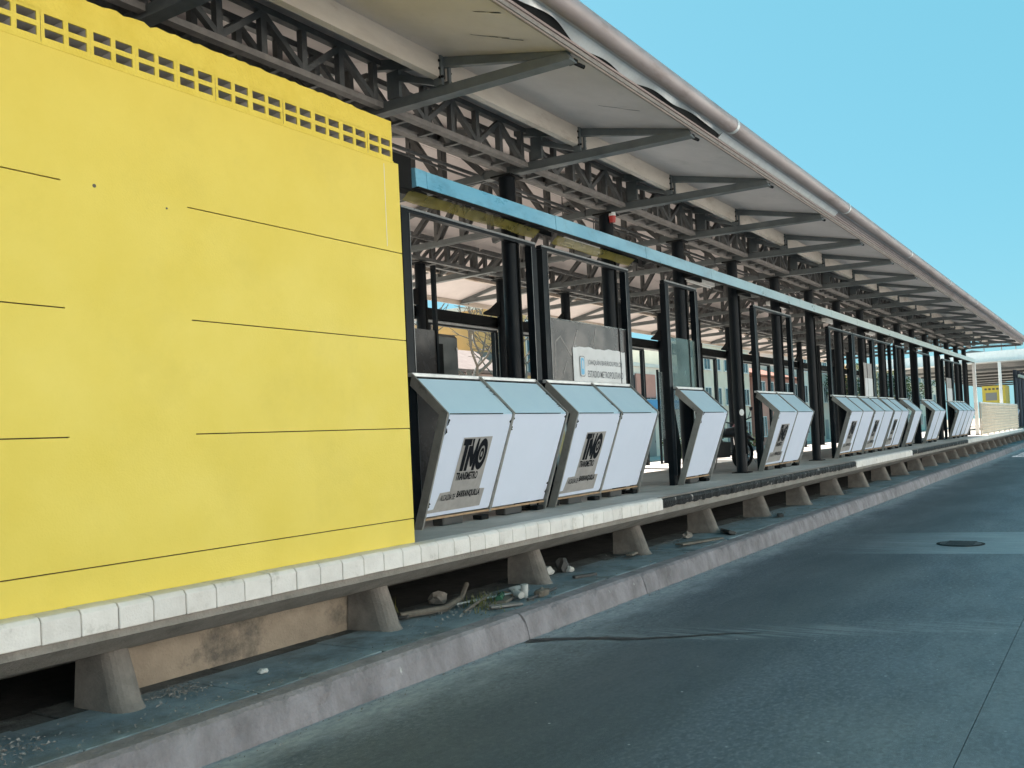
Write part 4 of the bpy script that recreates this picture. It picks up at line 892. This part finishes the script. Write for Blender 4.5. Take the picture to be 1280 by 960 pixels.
for (cx, cy, n, hgt) in ((6.05, 5.5, 60, .16), (7.05, 5.1, 80, .10), (6.9, 4.9, 40, .06)):
    for k in range(n):
        x_, y_ = random.gauss(cx, .12), random.gauss(cy, .07); a = random.uniform(0, 6.28); l = hgt * random.uniform(.5, 1.3); d = Vector((math.cos(a), math.sin(a), 0)); b = Vector((x_, y_, zs_)); s = d.cross(Vector((0, 0, 1))) * .006
        m.face([b - s, b + s, b + d * l * .5 + Vector((0, 0, l))])
tag(m.build('dry_weeds', 'leaf_dry'), 'dry weeds and straw in the litter under the platform', 'weeds', kind='stuff')

# ================================================================== BEYOND THE STATION
struct(MB().box(-30, 220, 12.6, 22.5, -.05, -.004).build('far_road', 'far_asphalt'))
fp_ = struct(MB().box(-30, 220, 22.5, 26.0, -.05, .12).build('far_pavement', 'deck'))
struct(MB().box(-30, 66, 10.95, 12.6, -.05, .14).build('far_footway', 'deck'))
BN = 0
def building(x0, x1, y0, d, h, wm, label, storeys=2, roof=None, bays=4, door=True, band=None, sign=None):
    e = empty('building', ((x0 + x1) / 2, y0 + d / 2, 0), label, 'building', 'buildings across the far road')
    MB().box(x0, x1, y0, y0 + d, 0, h).build('wall', wm, e)
    sh = h / storeys; bw = (x1 - x0) / bays
    for s in range(storeys):
        for b in range(bays):
            cx = x0 + (b + .5) * bw; z0 = s * sh + .9; z1 = s * sh + sh - .6
            if s == 0 and door and b == bays // 2:
                dr = MB().box(cx - .55, cx + .55, y0 - .05, y0 - .004, 0.02, 2.2).build('door', 'shutter', e); MB().box(cx + .4, cx + .46, y0 - .09, y0 - .051, 1.0, 1.15).build('handle', 'steel_edge', dr); continue
            wi = MB().box(cx - bw * .28, cx + bw * .28, y0 - .03, y0 - .004, z0, z1).build('window', 'far_glass', e)
            f = MB(); W0, W1 = cx - bw * .28 - .07, cx + bw * .28 + .07
            f.box(W0, W1, y0 - .08, y0 - .005, z1, z1 + .08); f.box(W0 - .06, W1 + .06, y0 - .14, y0 - .005, z0 - .1, z0); f.box(W0, W0 + .065, y0 - .08, y0 - .005, z0, z1); f.box(W1 - .065, W1, y0 - .08, y0 - .005, z0, z1); f.box(cx - .03, cx + .03, y0 - .07, y0 - .035, z0, z1)
            f.build('frame', 'white_paint', wi)
    if roof: MB().prism([(y0 - .5, h), (y0 + d / 2, h + 1.3), (y0 + d + .5, h), (y0 + d + .5, h - .15), (y0 - .5, h - .15)], x0 - .4, x1 + .4).build('roof', roof, e)
    else: MB().box(x0 - .12, x1 + .12, y0 - .12, y0 + d + .1, h + .003, h + .25).build('parapet', 'wall_pale', e)
    if band: MB().box(x0 + .02, x1 - .02, y0 - .9, y0 - .002, band[0], band[1]).build('awning', band[2], e)
    if sign: MB().box(sign[0], sign[1], y0 - .2, y0 - .09, sign[2], sign[3]).build('sign_board', sign[4], e)
building(26, 38.2, 31, 8, 8.0, 'wall_cream', 'cream yellow building with two storeys seen behind the bare tree', 2, None, 4)
building(35.0, 41.0, 26.6, 4, 5.2, 'wall_pink', 'low pink house with a pale roof in front of the cream yellow building', 1, 'roof_pale', 3)
building(41.6, 49.5, 28, 8, 9.0, 'wall_ochre', 'ochre building beside the pink house', 2, None, 4)
building(50, 66, 27, 8, 6.2, 'shop_white', 'white shop with a blue awning and a red sign board', 2, None, 5, band=(3.3, 3.9, 'wall_blue'), sign=(55.6, 58.6, 4.1, 5.7, 'wall_salmon'))
building(66.6, 80, 27.5, 8, 8.5, 'block_pale', 'pale block with wide windows after the white shop', 3, None, 6)
building(80.5, 93, 27, 8, 6.4, 'wall_salmon', 'salmon house with a tiled roof', 2, 'roof_tile', 5)
building(94, 112, 27, 8, 9.5, 'shop_white', 'tall white block far along the other road', 3, None, 7)
building(113, 135, 26, 9, 8.5, 'wall_cream', 'long cream block near the far end of the street', 2, None, 8)
building(136, 175, 26, 9, 9.5, 'block_pale', 'pale block closing the street in the distance', 3, None, 12)
def leaf_mesh(n, rx, rz, lumps, sz_=.16):
    m = MB(); cs = [(random.gauss(0, rx * .45), random.gauss(0, rx * .45), random.gauss(0, rz * .4), random.uniform(.35, .6)) for _ in range(lumps)]
    for k in range(n):
        c = random.choice(cs); d = Vector((random.gauss(0, 1), random.gauss(0, 1), random.gauss(0, 1))).normalized() * random.random() ** .4 * c[3] * rx
        p = Vector(c[:3]) + d; a = Vector((random.gauss(0, 1), random.gauss(0, 1), random.gauss(0, 1))).normalized(); b = a.orthogonal().normalized(); s = sz_ * random.uniform(.6, 1.3)
        m.face([p - a * s, p + b * s * .4, p + a * s, p - b * s * .4])
    return m
def tree(x_, y_, h, rx, label, seed, leaves=2600, mt='leaf'):
    random.seed(seed); e = empty('tree', (x_, y_, 0), label, 'tree', 'trees beyond the station')
    m = MB(); m.tube([(x_, y_, -.05), (x_ + .1, y_, h * .3), (x_ + .05, y_ + .1, h * .55)], [.2, .16, .12], 9)
    def limb(p, d, l, r, depth):
        q = p + d * l; m.tube([p, p.lerp(q, .5) + Vector((random.uniform(-.1, .1) * l, random.uniform(-.1, .1) * l, 0)), q], [r, r * .8, r * .6], 6)
        if depth:
            for _ in range(3):
                nd = (d + Vector((random.gauss(0, .55), random.gauss(0, .55), random.gauss(.1, .35)))).normalized(); limb(q, nd, l * .68, r * .58, depth - 1)
    for k in range(5):
        a = k * 1.26 + random.random(); limb(Vector((x_ + .05, y_ + .05, h * random.uniform(.35, .55))), Vector((math.cos(a) * .7, math.sin(a) * .7, .7)).normalized(), h * .24, .09, 3)
    m.build('trunk', 'bark', e, True)
    if leaves:
        lm = leaf_mesh(leaves, rx, h * .3, 16); lm.v = [(p[0] + x_, p[1] + y_, p[2] + h * .72) for p in lm.v]; lm.build('crown', mt, e)
    return e
tree(31.5, 22.9, 8.6, 2, 'bare leafless tree standing before the cream yellow building', 3, 0)
tree(36.6, 23.2, 8.0, 2, 'second bare tree, nearer the ochre building', 5, 0)
tree(60, 38, 9.5, 2.6, 'green leafy tree rising behind the white shop', 11); tree(104, 24, 8, 2.8, 'green tree far along the other road before the tall white block', 17); tree(128, 23.5, 8.5, 3, 'dark green tree before the long cream block', 19)
random.seed(23)
for k, (x_, y_, r, lb) in enumerate(((27.6, 11.9, .7, 'bushy green shrub on the far footway seen through the gap beside the single-panel gate'), (29.5, 11.8, .8, 'green shrub on the far footway behind the green glass pane'), (33, 11.7, .7, 'small green shrub farther along the far footway'))):
    zb0 = Zd if y_ < 10.9 else .14
    e = empty('shrub', (x_, y_, zb0), lb, 'shrub', 'shrubs around the platform'); lm = leaf_mesh(700, r, r * .9, 8, .09); lm.v = [(p[0] + x_, p[1] + y_, max(zb0 + .1, p[2] + zb0 + 1.1)) for p in lm.v]; lm.build('foliage', 'leaf', e)
    m = MB()
    for q in range(6): a = q * 1.05; m.tube([(x_, y_, zb0), (x_ + .2 * math.cos(a), y_ + .2 * math.sin(a), zb0 + .9)], [.03, .012], 6)
    m.build('stems', 'bark', e)

# ================================================================== UNSEEN STREET SIDE, buildings added to bounce sunlight onto the station
struct(MB().box(-40, 220, -13, -9, -.05, .12).build('near_pavement', 'deck'))
def facade(x0, x1, h, wm, label, storeys):
    yb = -13.0; e = empty('bounce_building', ((x0 + x1) / 2, yb - 4, 0), label, 'building', 'unseen buildings added for bounce light')
    MB().box(x0, x1, yb - 8, yb, 0, h).build('wall', wm, e); bays = max(2, int((x1 - x0) / 4)); bw = (x1 - x0) / bays; sh = h / storeys
    for s in range(storeys):
        for b in range(bays):
            cx = x0 + (b + .5) * bw; wi = MB().box(cx - .6, cx + .6, yb + .004, yb + .03, s * sh + (.95 if s else .05), s * sh + 2.3).build('window' if s else 'door', 'far_glass' if s else 'shutter', e)
            MB().box(cx - .75, cx + .75, yb + .004, yb + .12, s * sh + 2.302, s * sh + 2.4).build('lintel', 'white_paint', wi)
    MB().box(x0 - .1, x1 + .1, yb - 8.1, yb + .15, h + .002, h + .3).build('parapet', 'white_paint', e)
facade(-22, -4, 7.5, 'wall_white', 'unseen white building added behind the viewer to bounce light', 2)
facade(-3.5, 12, 9.0, 'wall_pale', 'unseen pale three-storey building added opposite the yellow kiosk to bounce light', 3)
facade(12.5, 30, 7.5, 'wall_white', 'unseen long white building added opposite the boarding gates to bounce light', 2)
facade(30.5, 52, 8.5, 'wall_pale', 'unseen pale building added opposite the far half of the station to bounce light', 2)
